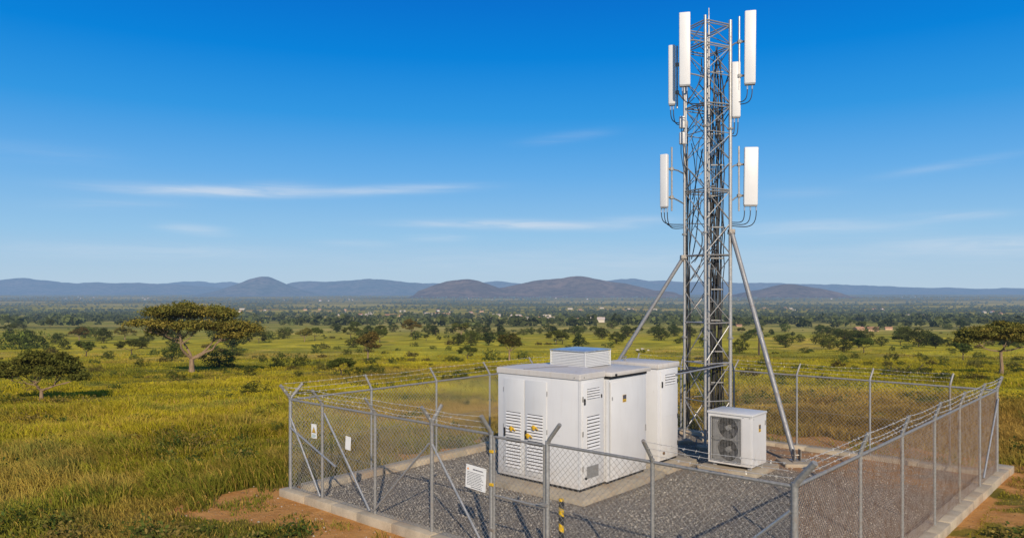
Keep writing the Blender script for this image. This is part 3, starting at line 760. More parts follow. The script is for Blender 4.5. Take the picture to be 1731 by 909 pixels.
# pole, stones and fallen branches in the grass
X, Y, Z, s = spot(1283, 601)
o = tag(empty('telegraph_pole', (X, Y, Z)), 'thin dark wooden pole standing in the grass behind the right tower strut', 'pole')
obj('post', MB().tube([(0, 0, -.3), (0, 0, 42 * s)], [.16, .12], 8), BARKD, o); obj('crossarm', MB().box(-.75, .75, -.26, -.16, 38.5 * s, 39.7 * s), BARKD, o)
X, Y, Z, s = spot(1530, 632)
rng = np.random.default_rng(9); mb = MB()
for k in range(26):
    a = np.array([rng.uniform(-36, 30) * s, rng.normal() * .25, .05 + .2 * rng.random()]); b = a + np.array([rng.uniform(-22, 26) * s, rng.normal() * .4, rng.uniform(-.05, .65)])
    mb.tube(curve(a, b, rng, .15, 4), [.05, .04, .03, .015], 5)
tag(obj('fallen_branches', mb.xform(Matrix.Translation((X, Y, Z))), BARKD), 'dark heap of fallen dry branches in the grass behind the right fence', 'branches')
STONE = m_flat('pale_stone', (.55, .50, .42), .9, 0, .25, 3)
def stone_mesh(mb, c, r, rng):
    bm = bmesh.new(); bmesh.ops.create_icosphere(bm, subdivisions=2, radius=1)
    for v in bm.verts: v.co *= 1 + .22 * rng.normal(); v.co.z *= .65
    bm.verts.index_update()
    mb.add([(c[0] + v.co.x * r, c[1] + v.co.y * r, c[2] + v.co.z * r) for v in bm.verts], [tuple(v.index for v in f.verts) for f in bm.faces]); bm.free(); return mb
for x, y, r in [(1078, 594, .34), (1086, 593, .3), (1096, 594, .22)]:
    X, Y, Z, s = spot(x, y)
    tag(obj('pale_stone', stone_mesh(MB(), (X, Y, Z + r * .3), r, rng), STONE), 'pale stone lying in the grass behind the white cabinets', 'stone', 'pale stones in the meadow')

# ------------------------------------------------------------------ grass blades
def blades(n, pts_fn, hmin, hmax, wd, seed):
    rng = np.random.default_rng(seed); x, y = pts_fn(rng, n)
    d = comp_dist(x, y); dm = dirt_at(x, y)
    kp = (d > .38) & (dm < rng.uniform(.22, .62, len(x)) + .8 * (rng.random(len(x)) < .5 * sstep(.50, .62, fbm(x / .55, y / .55, 141, 3)))) ; x, y = x[kp], y[kp]
    tuft = fbm(x / .9, y / .9, 101, 3); tall = fbm(x / 3.5, y / 3.5, 111, 3)
    kp = rng.random(len(x)) < (.48 + 1.2 * sstep(.35, .65, tuft)) * (1 - .95 * sstep(75, 150, y)); x, y, tuft, tall = x[kp], y[kp], tuft[kp], tall[kp]
    n = len(x); z = gz(x, y)
    h = (hmin + (hmax - hmin) * sstep(.25, .75, tall)) * rng.uniform(.45, 1.15, n) * (.6 + .8 * tuft)
    shortn = sstep(.3, 1.8, comp_dist(x, y)); h = np.maximum(.05, h * (.55 + .45 * shortn)) * (.45 + 1.1 * fbm(x / 1.1, y / 1.1, 121, 3))
    ang = rng.uniform(0, 2 * PI, n); lean = h * rng.uniform(.1, .75, n)
    la = 6.0 * fbm(x / 2.6, y / 2.6, 7, 3) + 1.2 * rng.normal(size=n)
    lean = lean * (.5 + 1.3 * fbm(x / 1.4, y / 1.4, 9, 2))
    lx, ly = np.cos(la) * lean, np.sin(la) * lean
    wx, wy = np.cos(ang) * wd * (1 + y / 22), np.sin(ang) * wd * (1 + y / 22)
    wr = rng.uniform(.55, 1.4, n); wx *= wr; wy *= wr
    zero = np.zeros(n); S = np.stack([wx, wy, zero], -1); B = np.stack([x, y, z - .03], -1); D = np.stack([lx, ly, zero], -1)
    up = np.zeros((n, 3)); up[:, 2] = h
    dr = (rng.random(n) ** 2)[:, None]                      # some blades droop over
    c1 = B + D * .22 + up * .45; c2 = B + D * .62 + up * (.82 - .12 * dr); c3 = B + D * 1.1 + up * (1.0 - .38 * dr)
    V = np.stack([B - S, B + S, c1 - S * .85, c1 + S * .85, c2 - S * .6, c2 + S * .6, c3 - S * .12, c3 + S * .12], 1).reshape(-1, 3)
    i = np.arange(n)[:, None] * 8
    Fc = np.concatenate([i + np.array([[0, 1, 3, 2]]), i + np.array([[2, 3, 5, 4]]), i + np.array([[4, 5, 7, 6]])], 0)
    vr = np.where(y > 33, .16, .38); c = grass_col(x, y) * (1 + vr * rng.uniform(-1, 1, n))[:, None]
    straw = rng.random(n) < np.where(y > 33, .04, .16); c[straw] = TN * rng.uniform(.7, 1.4, straw.sum())[:, None]
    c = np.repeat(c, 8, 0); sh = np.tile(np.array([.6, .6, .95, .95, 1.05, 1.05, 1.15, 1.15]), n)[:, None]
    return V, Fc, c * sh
def weeds(seed):
    """broad-leaved clumps among the grass"""
    rng = np.random.default_rng(seed); n = 1700
    y = 9.0 * (60 / 9.0) ** rng.random(n); x = rng.uniform(-.8, .8, n) * y
    kp = (comp_dist(x, y) > .7) & (dirt_at(x, y) < .55) & (fbm(x / 4, y / 4, 131, 3) > .47); x, y = x[kp], y[kp]
    Cs, cl = [], []
    for a, b in zip(x, y):
        r = rng.uniform(.12, .45); k = int(90 * (r / .3) ** 1.5); hh = r * rng.uniform(.7, 1.3)
        q = rng.normal(size=(k, 3)) * np.array([r * .5, r * .5, hh * .35]); q[:, 2] = np.abs(q[:, 2])
        Cs.append(q + np.array([a, b, gz1(a, b) + .05])); t = [np.array([.085, .105, .022]), np.array([.06, .085, .02]), np.array([.15, .145, .03]), np.array([.20, .15, .045])][rng.integers(0, 4)]
        cl.append(t[None] * rng.uniform(.6, 1.4, k)[:, None])
    C = np.concatenate(Cs); V, Fc = leaf_quads(C, .045, rng, .1)
    return V, Fc, np.repeat(np.concatenate(cl), 4, 0)
def near_pts(rng, n):
    y = 8.5 + (30 - 8.5) * rng.random(n) ** .8; x = rng.uniform(-.80, .80, n) * (y + 1); return x, y
def far_pts(rng, n):
    y = 28 * (150 / 28) ** rng.random(n); x = rng.uniform(-.80, .80, n) * y; return x, y
P1 = blades(620000, near_pts, .07, .40, .0046, 1); P2 = blades(430000, far_pts, .08, .30, .0068, 2); P3 = weeds(3)
o1 = len(P1[0]); o2 = o1 + len(P2[0])
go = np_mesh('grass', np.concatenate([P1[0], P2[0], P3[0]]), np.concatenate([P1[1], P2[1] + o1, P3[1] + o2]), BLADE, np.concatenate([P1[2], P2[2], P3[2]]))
tag(go, 'tall yellow-green savanna grass growing around the fenced compound', 'grass', kind='stuff')

# weeds: leafy green clumps near the fence, seen against the dirt
# ------------------------------------------------------------------ compound ground
rng = np.random.default_rng(4)
gu, gv = np.meshgrid(np.linspace(.05, UB - .02, 60), np.linspace(.05, VC - .05, 60), indexing='ij')
gx_ = A[0] + E1[0] * gu + E2[0] * gv; gy_ = A[1] + E1[1] * gu + E2[1] * gv
gu2 = gu + (UC - UB) * gv / VC * (gu / UB); gx_ = A[0] + E1[0] * gu2 + E2[0] * gv; gy_ = A[1] + E1[1] * gu2 + E2[1] * gv
gzv = .035 + .03 * (fbm(gx_.ravel() / 1.2, gy_.ravel() / 1.2, 15, 3) - .5)
ii = np.arange(3600).reshape(60, 60); fcs = np.stack([ii[:-1, :-1], ii[1:, :-1], ii[1:, 1:], ii[:-1, 1:]], -1).reshape(-1, 4)
red = sstep(8.6, 10.2, gv.ravel()) * sstep(5.0, 7.0, gu.ravel()) * sstep(.22, .42, fbm(gx_.ravel() / 1.5, gy_.ravel() / 1.5, 19, 3))
struct(np_mesh('gravel', np.stack([gx_.ravel(), gy_.ravel(), gzv], -1), fcs, GV, np.repeat(red[:, None], 3, 1), smooth=True))
# loose stones
n = 38000
u = rng.uniform(.2, UB - .2, n); v = rng.uniform(.2, VC - .2, n) ** 1.0
kp = (rng.random(n) < np.clip(1.25 - v / 11, .15, 1)) & ~((u > 2.4) & (u < 5.6) & (v > 3.4) & (v < 8.4)); u, v = u[kp], v[kp]; n = len(u)
x = A[0] + E1[0] * u + E2[0] * v; y = A[1] + E1[1] * u + E2[1] * v
oc = np.array([(1, 0, 0), (-1, 0, 0), (0, 1, 0), (0, -1, 0), (0, 0, 1), (0, 0, -1)], float)
r = rng.uniform(.008, .022, n)
V = oc[None] * rng.uniform(.55, 1.3, (n, 6))[:, :, None]; a = rng.uniform(0, 6.28, n); ca, sa = np.cos(a)[:, None], np.sin(a)[:, None]
V = np.stack([V[..., 0] * ca - V[..., 1] * sa, V[..., 0] * sa + V[..., 1] * ca, V[..., 2] * .75], -1) + rng.normal(size=(n, 6, 3)) * .18
V = V * r[:, None, None] + np.stack([x, y, np.full(n, .042)], -1)[:, None]
tri = np.array([(0, 2, 4), (2, 1, 4), (1, 3, 4), (3, 0, 4), (2, 0, 5), (1, 2, 5), (3, 1, 5), (0, 3, 5)])
cl = np.array([.50, .455, .38])[None] * (rng.uniform(.45, 1.05, n) + .45 * (rng.random(n) < .10))[:, None]
ST, nt = new_mat('loose_gravel'); at = N(nt, 'ShaderNodeAttribute', attribute_name='col'); out(nt, bsdf(nt, at.outputs[0], .9, 0, None, .2))
go = np_mesh('loose_gravel', V.reshape(-1, 3), (np.arange(n)[:, None, None] * 6 + tri[None]).reshape(-1, 3), ST, np.repeat(cl, 6, 0))
tag(go, 'loose grey gravel stones covering the compound floor', 'gravel', kind='stuff')
# small pebbles and clods on the bare red soil outside
n = 5200; x = rng.uniform(-7.5, 9, n); y = rng.uniform(8.5, 18, n); kp = (dirt_at(x, y) > .35) & (comp_dist(x, y) > .25); x, y = x[kp], y[kp]; n = len(x)
r = rng.uniform(.008, .03, n) ; r[rng.random(n) < .04] *= 1.8
V = oc[None] * rng.uniform(.6, 1.3, (n, 6))[:, :, None]; V[..., 2] *= .6
V = V * r[:, None, None] + np.stack([x, y, gz(x, y) + .004], -1)[:, None]
cl = np.array([.34, .20, .10])[None] * rng.uniform(.5, 1.3, n)[:, None]; pk = rng.random(n) < .18; cl[pk] = np.array([.45, .40, .33])
go = np_mesh('soil_clods', V.reshape(-1, 3), (np.arange(n)[:, None, None] * 6 + tri[None]).reshape(-1, 3), ST, np.repeat(cl, 6, 0))
tag(go, 'small clods and pebbles on the bare red soil outside the front kerb', 'pebbles', kind='stuff')

# kerb: runs of concrete blocks under the fence
def kerb_run(p0, p1, name, step=.95, w=.34, h=.17, over0=.17, over1=.17):
    p0 = np.array(uv2w(*p0)); p1 = np.array(uv2w(*p1)); Ln = np.linalg.norm(p1 - p0); t = (p1 - p0) / Ln
    mb = MB(); a = -over0; k = 0
    while a < Ln + over1 - .05:
        b = min(a + step * random.uniform(.85, 1.15), Ln + over1)
        j = random.uniform(-.012, .012); dz = random.uniform(-.012, .012)
        mb.bbox(a + .004, b - .004, -w/2 + j, w/2 + j, -.15, h + dz, .014, 2); a = b
    o = obj(name, mb, CONC, None, True); o.location = (p0[0], p0[1], 0); o.rotation_euler = (0, 0, math.atan2(t[1], t[0])); return struct(o)
kerb_run((0, 0), (UB, 0), 'kerb'); kerb_run((0, .36), (0, VC), 'kerb', over0=.0); kerb_run((UB + .01, .36), (UC, VC), 'kerb', over0=0.0, over1=.9, w=.4); kerb_run((.36, VC), (UC - .4, VC), 'kerb', over0=0, over1=.15, h=.14)

# plinths
def slab(name, u0, u1, v0, v1, h, label):
    x, y = uv2w(u0, v0)
    mb = MB().bbox(0, u1-u0, 0, v1-v0, -.1, h, .02, 2); o = obj(name, mb, CONCD, None, True); o.location = (x, y, 0); o.rotation_euler = (0, 0, ROT)
    return tag(o, label, 'plinth')
slab('concrete_plinth', 2.25, 5.42, 3.42, 6.75, .16, 'large worn concrete plinth under the main white cabinets')
slab('concrete_plinth', 3.2, 5.35, 7.0, 8.5, .155, 'concrete plinth under the tall rear cabinet')
slab('concrete_plinth', 5.62, 7.14, 7.98, 9.42, .13, 'concrete plinth under the air conditioning unit')

# ------------------------------------------------------------------ fences
RAIL = 2.1
def chain(mb, x0, x1, z0, z1, pitch=.098, r=.0030):
    H_ = z1 - z0
    for fam in (1, -1):
        c = x0 - H_ if fam == 1 else x0
        end = x1 if fam == 1 else x1 + H_
        yo = .0025 * fam
        while c < end:
            a = (c, z0); b = (c + fam * H_, z1)
            t0, t1 = 0.0, 1.0
            xa, xb = a[0], b[0]
            lo, hi = min(xa, xb), max(xa, xb)
            def tt(x): return (x - xa) / (xb - xa)
            if lo < x0:
                q = tt(x0)
                if xa < x0: t0 = q
                else: t1 = q
            if hi > x1:
                q = tt(x1)
                if xa > x1: t0 = max(t0, q)
                else: t1 = min(t1, q)
            if t1 - t0 > .01:
                pa = (xa + (xb - xa) * t0, yo, z0 + H_ * t0); pb = (xa + (xb - xa) * t1, yo, z0 + H_ * t1)
                mb.tube([pa, pb], r, 3, False)
            c += pitch
    return mb
def barb(mb, p0, p1, rng, sag=.02, br=1.0):
    p0 = np.array(p0); p1 = np.array(p1); Ln = np.linalg.norm(p1 - p0); n = max(3, int(Ln / .5))
    pts = [p0 + (p1 - p0) * t - np.array([0, 0, sag * 4 * t * (1 - t)]) for t in np.linspace(0, 1, n)]
    mb.tube(pts, .0036 * br, 4, False); a = .05
    while a < Ln:
        t = a / Ln; q = p0 + (p1 - p0) * t - np.array([0, 0, sag * 4 * t * (1 - t)])
        for _ in range(3):
            dv = rng.normal(size=3); dv /= np.linalg.norm(dv); mb.tube([q - dv * .022, q + dv * .022], .0036 * br, 3, False)
        a += rng.uniform(.15, .23)
def post_part(root, x, out_, arms, r=.032, mat=None, armmat=None, ztop=RAIL, base=.1, ao=.25, au=.34):
    p = obj('post', MB().tube([(x, 0, base), (x, 0, ztop + .05)], r, 12), mat or GALV, root, True)
    for sgn, along in arms:
        m = MB(); m.tube([(x, 0, ztop + .0), (x + along * .04, sgn * out_ * ao * .16, ztop + .08), (x + along * .24, sgn * out_ * ao, ztop + au)], r * .95, 8)
        obj('arm', m, armmat or GALVD, p, True)
    return p
def fence(name, p0, p1, outs, posts, panels, label, mesh_mat, seed, braces=(), rails=None, barbs=None, post_mat=None, pr=.029, rail_mat=None, ao=.25, au=.34, br=1.0):
    """local x runs along the fence; outs = +1/-1 side (local y) to which the arms lean; posts: (x, arms)"""
    a = np.array(uv2w(*p0)); b = np.array(uv2w(*p1)); Ln = float(np.linalg.norm(b - a)); t = (b - a) / Ln
    root = empty(name, (a[0], a[1], 0), math.atan2(t[1], t[0])); tag(root, label, 'fence')
    rng = np.random.default_rng(seed)
    for q in posts:
        x, arms = q[0], q[1]; r = q[2] if len(q) > 2 else pr
        post_part(root, x, outs, arms, r, post_mat[int(rng.integers(0, len(post_mat)))] if post_mat else GALV, ao=ao, au=au)
    for x0, x1 in panels:
        obj('chain_link', chain(MB(), x0, x1, .17, RAIL - .02, *((.082, .0034) if mesh_mat is WIRER else ())), mesh_mat, root)
        for zz in (.19, 1.12): obj('tension_wire', MB().tube([(x0, 0.006, zz), (x1, .006, zz)], .004, 4), GALVD, root)
    for x0, x1 in (rails or panels):
        obj('top_rail', MB().tube([(x0, 0, RAIL), (x1, 0, RAIL)], .024, 8), rail_mat or GALVD, root, True)
    for (x0, z0, x1, z1) in braces:
        obj('brace', MB().tube([(x0, .03 * outs, z0), (x1, .03 * outs, z1)], .020, 8), GALV, root, True)
    for x0, x1 in (barbs or [(0, Ln)]):
        for k, fr in enumerate((.36, .66, .97)):
            mb = MB(); ps = sorted([q[0] for q in posts if x0 - .01 <= q[0] <= x1 + .01])
            for s0, s1 in zip(ps[:-1], ps[1:]):
                barb(mb, (s0, outs * ao * 1.03 * fr, RAIL + au * fr), (s1, outs * ao * 1.03 * fr, RAIL + au * fr), rng, rng.uniform(.005, .04), br)
            if mb.v: obj('barbed_wire', mb, BARB, root)
    return root
I = [(1, 0)]
fence('chain_link_fence', (0, 0), (UB, 0), -1,
      [(0, [(1, .0), (-1, .35)], .036), (1.19, I, .03), (2.93, [(1, 0)]), (4.54, [(1, 0), (-.7, .3)], .034), (5.99, [(1, 0)], .036), (7.18, [(.1, 1.1)], .036), (9.05, I), (UB, [(.2, 1.1)], .045)],
      [(0, 5.96), (7.21, UB)], 'front chain link fence with barbed wire, wire gate opening and slanting brace bars', WIREG, 1,
      [(0.03, 1.75, 1.15, .2), (2.93, .25, 4.5, 1.75), (4.58, 1.75, 5.85, .2), (1.3, 1.95, 2.8, .22), (9.35, .25, UB - .04, 1.8), (.05, 1.5, 1.7, .9)], None, [(0, 5.99), (9.05, UB)], [GALV, GALVD])
fence('chain_link_fence', (0, 0), (0, VC), 1, [(2.22, I), (4.36, I), (6.42, I), (8.45, I), (10.4, I), (VC, I)], [(0.02, VC)],
      'left rear chain link fence running from the warning sign corner to behind the cabinets', WIREG, 2, [], None, [(0, VC)], [GALV], pr=.026, br=.75)
fence('chain_link_fence', (0, VC), (UC, VC), 1, [(1.4, I), (3.0, I), (4.75, [(1, .35), (.3, -.5)]), (6.62, [(1, .2)]), (8.55, [(1, .2)]), (10.41, [(1, .2)])], [(0.02, UC - .02)],
      'rear chain link fence behind the lattice tower, facing the dry grass', WIREG, 3, [], None, [(0, UC)], [GALV, GALVR], pr=.027, ao=.14, au=.32, br=.7)
fence('chain_link_fence', (UB, 0), (UC, VC), -1, [(2.36, I), (4.4, I), (6.4, I), (8.3, I), (10.15, I), (VC, [(1, 0)], .036)], [(0.04, VC)],
      'right chain link fence, rust brown, with steeply slanted barbed wire arms', WIRER, 4, [(10.4, .3, VC - .02, 1.9)], None, [(0, VC)], [GALV, GALVR, GALVD], ao=.11, au=.34)
# barbed wire from the corner post on the right fence needs the corner as its start
mb = MB(); rng = np.random.default_rng(44)
rf = [o for o in COL.objects if o.type == 'EMPTY' and o.name.startswith('chain_link_fence')]
for fr in (.36, .66, .97): barb(mb, (0.05, -.115 * fr, RAIL + .34 * fr), (2.36, -.115 * fr, RAIL + .34 * fr), rng, .01)
obj('barbed_wire', mb, BARB, rf[-1])
mb = MB()
for fr in (.36, .66, .97): barb(mb, (0.0, .26 * fr, RAIL + .34 * fr), (2.22, .26 * fr, RAIL + .34 * fr), rng, .02)
obj('barbed_wire', mb, BARB, rf[1])

# gate
gx, gy = uv2w(6.05, 0)
gt = tag(empty('wire_gate', (gx, gy, 0), ROT), 'narrow chain link gate between two posts in front of the cabinet doors', 'gate')
gw = 1.07
fr = MB()
for q in ((.0, .22, .0, RAIL - .02), (gw, .22, gw, RAIL - .02)): fr.tube([(q[0], 0, q[1]), (q[2], 0, q[3])], .024, 8)
obj('gate_frame', fr, GALVD, gt, True)
for z in (.24, 1.10, RAIL - .03): obj('gate_rail', MB().tube([(0.02, 0, z), (gw - .02, 0, z)], .021, 8), GALVD, gt, True)
obj('chain_link', chain(MB(), .02, gw - .02, .24, RAIL - .04), WIREG, gt)
for z in (.5, 1.25, 1.8): obj('hinge', MB().bbox(-.075, .01, -.045, .045, z, z + .05, .008), YELL if z > 1 else GALVR, gt)
obj('latch', MB().bbox(gw - .06, gw + .09, -.05, -.02, 1.12, 1.18, .006).tube([(gw, -.05, 1.15), (gw - .1, -.07, 1.15)], .012, 6), GALVD, gt)
# striped marker post
STP, nt = new_mat('yellow_black_stripes'); p = objc(nt); sp = N(nt, 'ShaderNodeSeparateXYZ'); L(nt, p, sp.inputs[0])
fz = math_(nt, 'FRACT', math_(nt, 'DIVIDE', math_(nt, 'ADD', sp.outputs[2], math_(nt, 'MULTIPLY', sp.outputs[0], .6)), .25))
c = mix(nt, math_(nt, 'GREATER_THAN', fz, .45), (.70, .44, .01), (.03, .032, .035)); c = mix(nt, mr(nt, noise(nt, p, 14, 5).outputs[0], .55, .75, 0, .6), c, (.2, .17, .13)); out(nt, bsdf(nt, c, .55))
x, y = uv2w(7.36, .12)
o = tag(empty('marker_post', (x, y, 0)), 'yellow and black striped marker post beside the right gate post', 'post')
obj('tube', MB().tube([(0, 0, .02), (0, 0, 1.22)], .042, 14), STP, o, True); obj('cap', MB().tube([(0, 0, 1.221), (0, 0, 1.25), (0, 0, 1.262)], [.044, .04, .02], 14), YELL, o, True)

# signs
def sign(name, u, z0, w, h, label, kind, tilt=0.0, vo=-.035):
    x, y = uv2w(u, vo); o = empty(name, (x, y, z0), ROT); o.rotation_euler = (0, tilt, ROT); tag(o, label, 'sign')
    obj('board', MB().bbox(0, w, -.008, .0, 0, h, .003, 1), BOARD, o)
    mb = MB(); rng = np.random.default_rng(int(u * 100))
    if kind == 'notice':
        def line(z, x0, x1, t):
            a = x0
            while a < x1 - .01:
                b = min(x1, a + rng.uniform(.018, .05)); mb.box(a, b, -.0105, -.0085, z, z + t); a = b + .009
        line(h - .075, .17, .40, .020)
        zz = h - .125
        while zz > .055:
            line(zz, .04, rng.uniform(.36, w - .03), .0085); zz -= .027
        line(.025, .14, .40, .013)
        obj('lettering', mb, INK, o)
        obj('hazard_symbol', MB().add([(.03, -.0105, h - .085), (.075, -.0105, h - .085), (.0525, -.0105, h - .045), (.03, -.0085, h - .085), (.075, -.0085, h - .085), (.0525, -.0085, h - .045)], [(0, 1, 2), (0, 3, 4, 1), (1, 4, 5, 2), (2, 5, 3, 0)]), ORNG, o)
    elif kind == 'warning':
        c = w / 2
        def tri_(mb, z, sz, y0): mb.add([(c - sz/2, y0, z), (c + sz/2, y0, z), (c, y0, z + sz * .88), (c - sz/2, -.0082, z), (c + sz/2, -.0082, z), (c, -.0082, z + sz * .88)], [(0, 1, 2), (0, 3, 4, 1), (1, 4, 5, 2), (2, 5, 3, 0)])
        a = MB(); tri_(a, h * .38, w * .80, -.0095); s_ = obj('hazard_border', a, INK, o)
        a = MB(); tri_(a, h * .38 + w * .06, w * .62, -.011); t_ = obj('hazard_triangle', a, YELL, o)
        a = MB().add([(c + .004, -.0125, h * .42), (c + .016, -.0125, h * .53), (c - .002, -.0125, h * .53), (c + .006, -.0125, h * .64), (c - .016, -.0125, h * .52), (c + .002, -.0125, h * .52)], [(0, 1, 2, 5), (2, 3, 4, 5)])
        obj('hazard_bolt', a, INK, t_)
        for zz in (.08, .16, .24): mb.box(w * .14, w * (.86 - .2 * (zz < .1)), -.0105, -.0085, h * zz, h * zz + .011)
        obj('lettering', mb, m_flat('blue_green_ink', (.10, .28, .30), .6), o)
    for xx in (.02, w - .02):
        for zz in (.02, h - .02): obj('tie', MB().tube([(xx, -.012, zz), (xx, .035, zz)], .005, 6), GALVD, o)
    return o
sign('notice_sign', 5.42, 1.14, .47, .40, 'white notice board with small orange symbol and lines of text hanging left of the gate', 'notice', R(3))
sign('warning_sign', .86, 1.38, .185, .30, 'small white sign with a yellow warning triangle on the left end of the front fence', 'warning', R(-2))
sign('blank_sign', 2.03, 1.31, .17, .27, 'small plain pale plate on the front fence, right of the yellow triangle sign', 'plain', R(4))

# ------------------------------------------------------------------ cabinets (local frame: x along the front, y to the back, front face at y=0)
def louvre(mb, x0, x1, z0, z1, n, side='F', off=0.0):
    """pressed slats; F = on a face looking to -y at y=off, S = on a face looking to +x at x=off"""
    st = (z1 - z0) / n
    for k in range(n):
        z = z0 + k * st
        prof = [(.0, z + .1 * st), (.022, z + .12 * st), (.024, z + .22 * st), (.0, z + .78 * st)]
        if side == 'F': vs = [(x, off - d, zz) for x in (x0, x1) for d, zz in prof]
        else: vs = [(off + d, x, zz) for x in (x0, x1) for d, zz in prof]
        mb.add(vs, [(0, 1, 2, 3), (4, 7, 6, 5), (0, 4, 5, 1), (1, 5, 6, 2), (2, 6, 7, 3), (3, 7, 4, 0)])
    return mb
def shifted(mb, dx, dy, dz): return mb.xform(Matrix.Translation((dx, dy, dz)))
def sticker(parent, x, y0, y1, z0, z1):
    s_ = obj('sticker', MB().box(x, x + .003, y0, y1, z0, z1), YELL, parent); s_['label'] = 'yellow and black warning sticker'
    h = z1 - z0
    obj('print', MB().box(x + .003, x + .005, y0 + .006, y1 - .006, z0 + h * .42, z1 - .006).box(x + .003, x + .005, y0 + .02, y1 - .03, z0 + .02, z0 + .035), INK, s_)
ZB = .22
# cabinet 1
CW, CD, CH = 2.36, .93, 2.56
x0, y0 = uv2w(2.64, 3.86)
c1 = tag(empty('equipment_cabinet', (x0, y0, 0), ROT), 'wide white front equipment cabinet with two louvred doors and yellow locks', 'cabinet')
obj('body', MB().bbox(0, CW, 0, CD, ZB, CH, .012, 2), WHITE, c1, True)
mb = MB(); mb.box(.03, CW - .03, .04, CD - .03, .155, ZB + .01); obj('base_frame', mb, DARK, c1)
# roof: fascia and shallow hip
mb = MB(); ov = .025
z0_, z1_ = CH + .004, CH + .135
V_ = [(-ov, -ov, z0_), (CW + ov, -ov, z0_), (CW + ov, CD + .0, z0_), (-ov, CD + .0, z0_), (-ov, -ov, z1_), (CW + ov, -ov, z1_), (CW + ov, CD, z1_), (-ov, CD, z1_), (CW * .30, CD * .72, z1_ + .085), (CW * .82, CD * .8, z1_ + .075)]
mb.add(V_, [(3, 2, 1, 0), (0, 1, 5, 4), (1, 2, 6, 5), (2, 3, 7, 6), (3, 0, 4, 7), (4, 5, 9, 8), (5, 6, 9), (6, 7, 8, 9), (7, 4, 8)])
rf_ = obj('roof', mb, ROOF, c1)
bv = rf_.modifiers.new('bevel', 'BEVEL'); bv.width = .012; bv.segments = 2; bv.limit_method = 'ANGLE'; bv.angle_limit = R(25)
obj('roof_bolt', MB().tube([(CW - .12, -.0275, CH + .06), (CW - .12, -.04, CH + .06)], .012, 8), GALVD, rf_)
obj('roof_bolt', MB().tube([(CW + .026, .12, CH + .06), (CW + .038, .12, CH + .06)], .012, 8), GALVD, rf_)
obj('rust_streak', MB().tube([(.80, -.02, z1_ + .012), (1.2, .35, z1_ + .058), (1.6, .60, z1_ + .078)], .006, 5), GALVR, rf_)
for k, (a, b) in enumerate(((.20, .815), (.84, 1.46))):
    dz = 0
    d = obj('door', MB().bbox(a, b, -.022, -.0015, .30, CH - .10, .007, 2), WHITE2, c1, True)
    d['label'] = 'left louvred door' if k == 0 else 'right louvred door'
    vx0, vx1 = a + .085, b - .10
    for (q0, q1, nn) in ((1.16, 1.70, 8), (.42, 1.10, 9)):
        obj('vent_shade_panel', MB().box(vx0, vx1, -.0265, -.0245, q0, q1), DARK, d)  # flat dark panel on the door, painting in the shade between slats
        obj('vent', louvre(MB(), vx0 - .006, vx1 + .006, q0, q1, nn, 'F', -.027), WHITE, d)
    hx = a + .035
    hd = obj('handle', MB().bbox(hx - .02, hx + .024, -.05, -.0235, 1.02 + .10, 1.26 + .06, .008, 2), DARK, d, True)
    yy = 1.30 if k == 0 else 1.26
    lk = [(a + .27, yy + .02)] if k == 0 else [(a + .30, yy + .16), (a + .13, yy - .04)]
    for (lx, lz) in lk:
        mb = MB().bbox(lx - .07, lx + .075, -.075, -.055, lz - .02, lz + .025, .006).bbox(lx - .03, lx + .03, -.095, -.06, lz - .06, lz + .055, .012, 2).tube([(lx + .06, -.07, lz), (lx + .13, -.085, lz - .03)], .014, 7).tube([(lx, -.06, lz), (lx, -.02, lz)], .012, 6)
        q = obj('lock', mb, YELL, d, True); q['label'] = 'yellow lock hasp'
    for z in (.55, 1.3, 2.15): obj('hinge', MB().tube([(b + .012 if k else a - .012, -.012, z), (b + .012 if k else a - .012, -.012, z + .10)], .012, 8), GALV, d)
# right side of cabinet 1 : service door
SX = CW
d = obj('side_door', MB().bbox(SX + .0015, SX + .022, .09, CD - .06, .34, CH - .07, .007, 2), WHITE, c1, True)
for q0, q1, nn in ((2.14, 2.36, 4), (1.02, 1.76, 10)):
    obj('vent_shade_panel', MB().box(SX + .0245, SX + .0265, .24, .70, q0, q1), DARK, d); obj('vent', louvre(MB(), .235, .705, q0, q1, nn, 'S', SX + .027), WHITE, d)  # side vents: shade behind the slats is a dark panel too
g = obj('grille', MB().box(SX + .0245, SX + .030, .22, .66, .42, .68), GREYP, d); mb = MB()
for k in range(12): mb.box(SX + .0305, SX + .036, .225, .655, .43 + k * .0208, .437 + k * .0208)
for k in range(14): mb.box(SX + .0305, SX + .0345, .23 + k * .0315, .236 + k * .0315, .425, .675)
obj('grille_wires', mb, GALVD, g)
for z in (.6, 1.35, 2.1): obj('hinge', MB().tube([(SX + .028, .085, z), (SX + .028, .085, z + .11)], .012, 8), GALVD, d)
obj('handle', MB().bbox(SX + .0235, SX + .055, .115, .150, 2.03, 2.16, .006), DARK, d); obj('lock', MB().tube([(SX + .02, .18, .44), (SX + .05, .18, .44)], .028, 10), DARK, d)
obj('handle', MB().bbox(SX + .0235, SX + .045, .765, .79, 2.12, 2.20, .006), DARK, d)
obj('corner_trim', MB().bbox(CW - .045, CW + .004, -.006, .04, ZB + .002, CH - .004, .004, 1), WHITE2, c1)
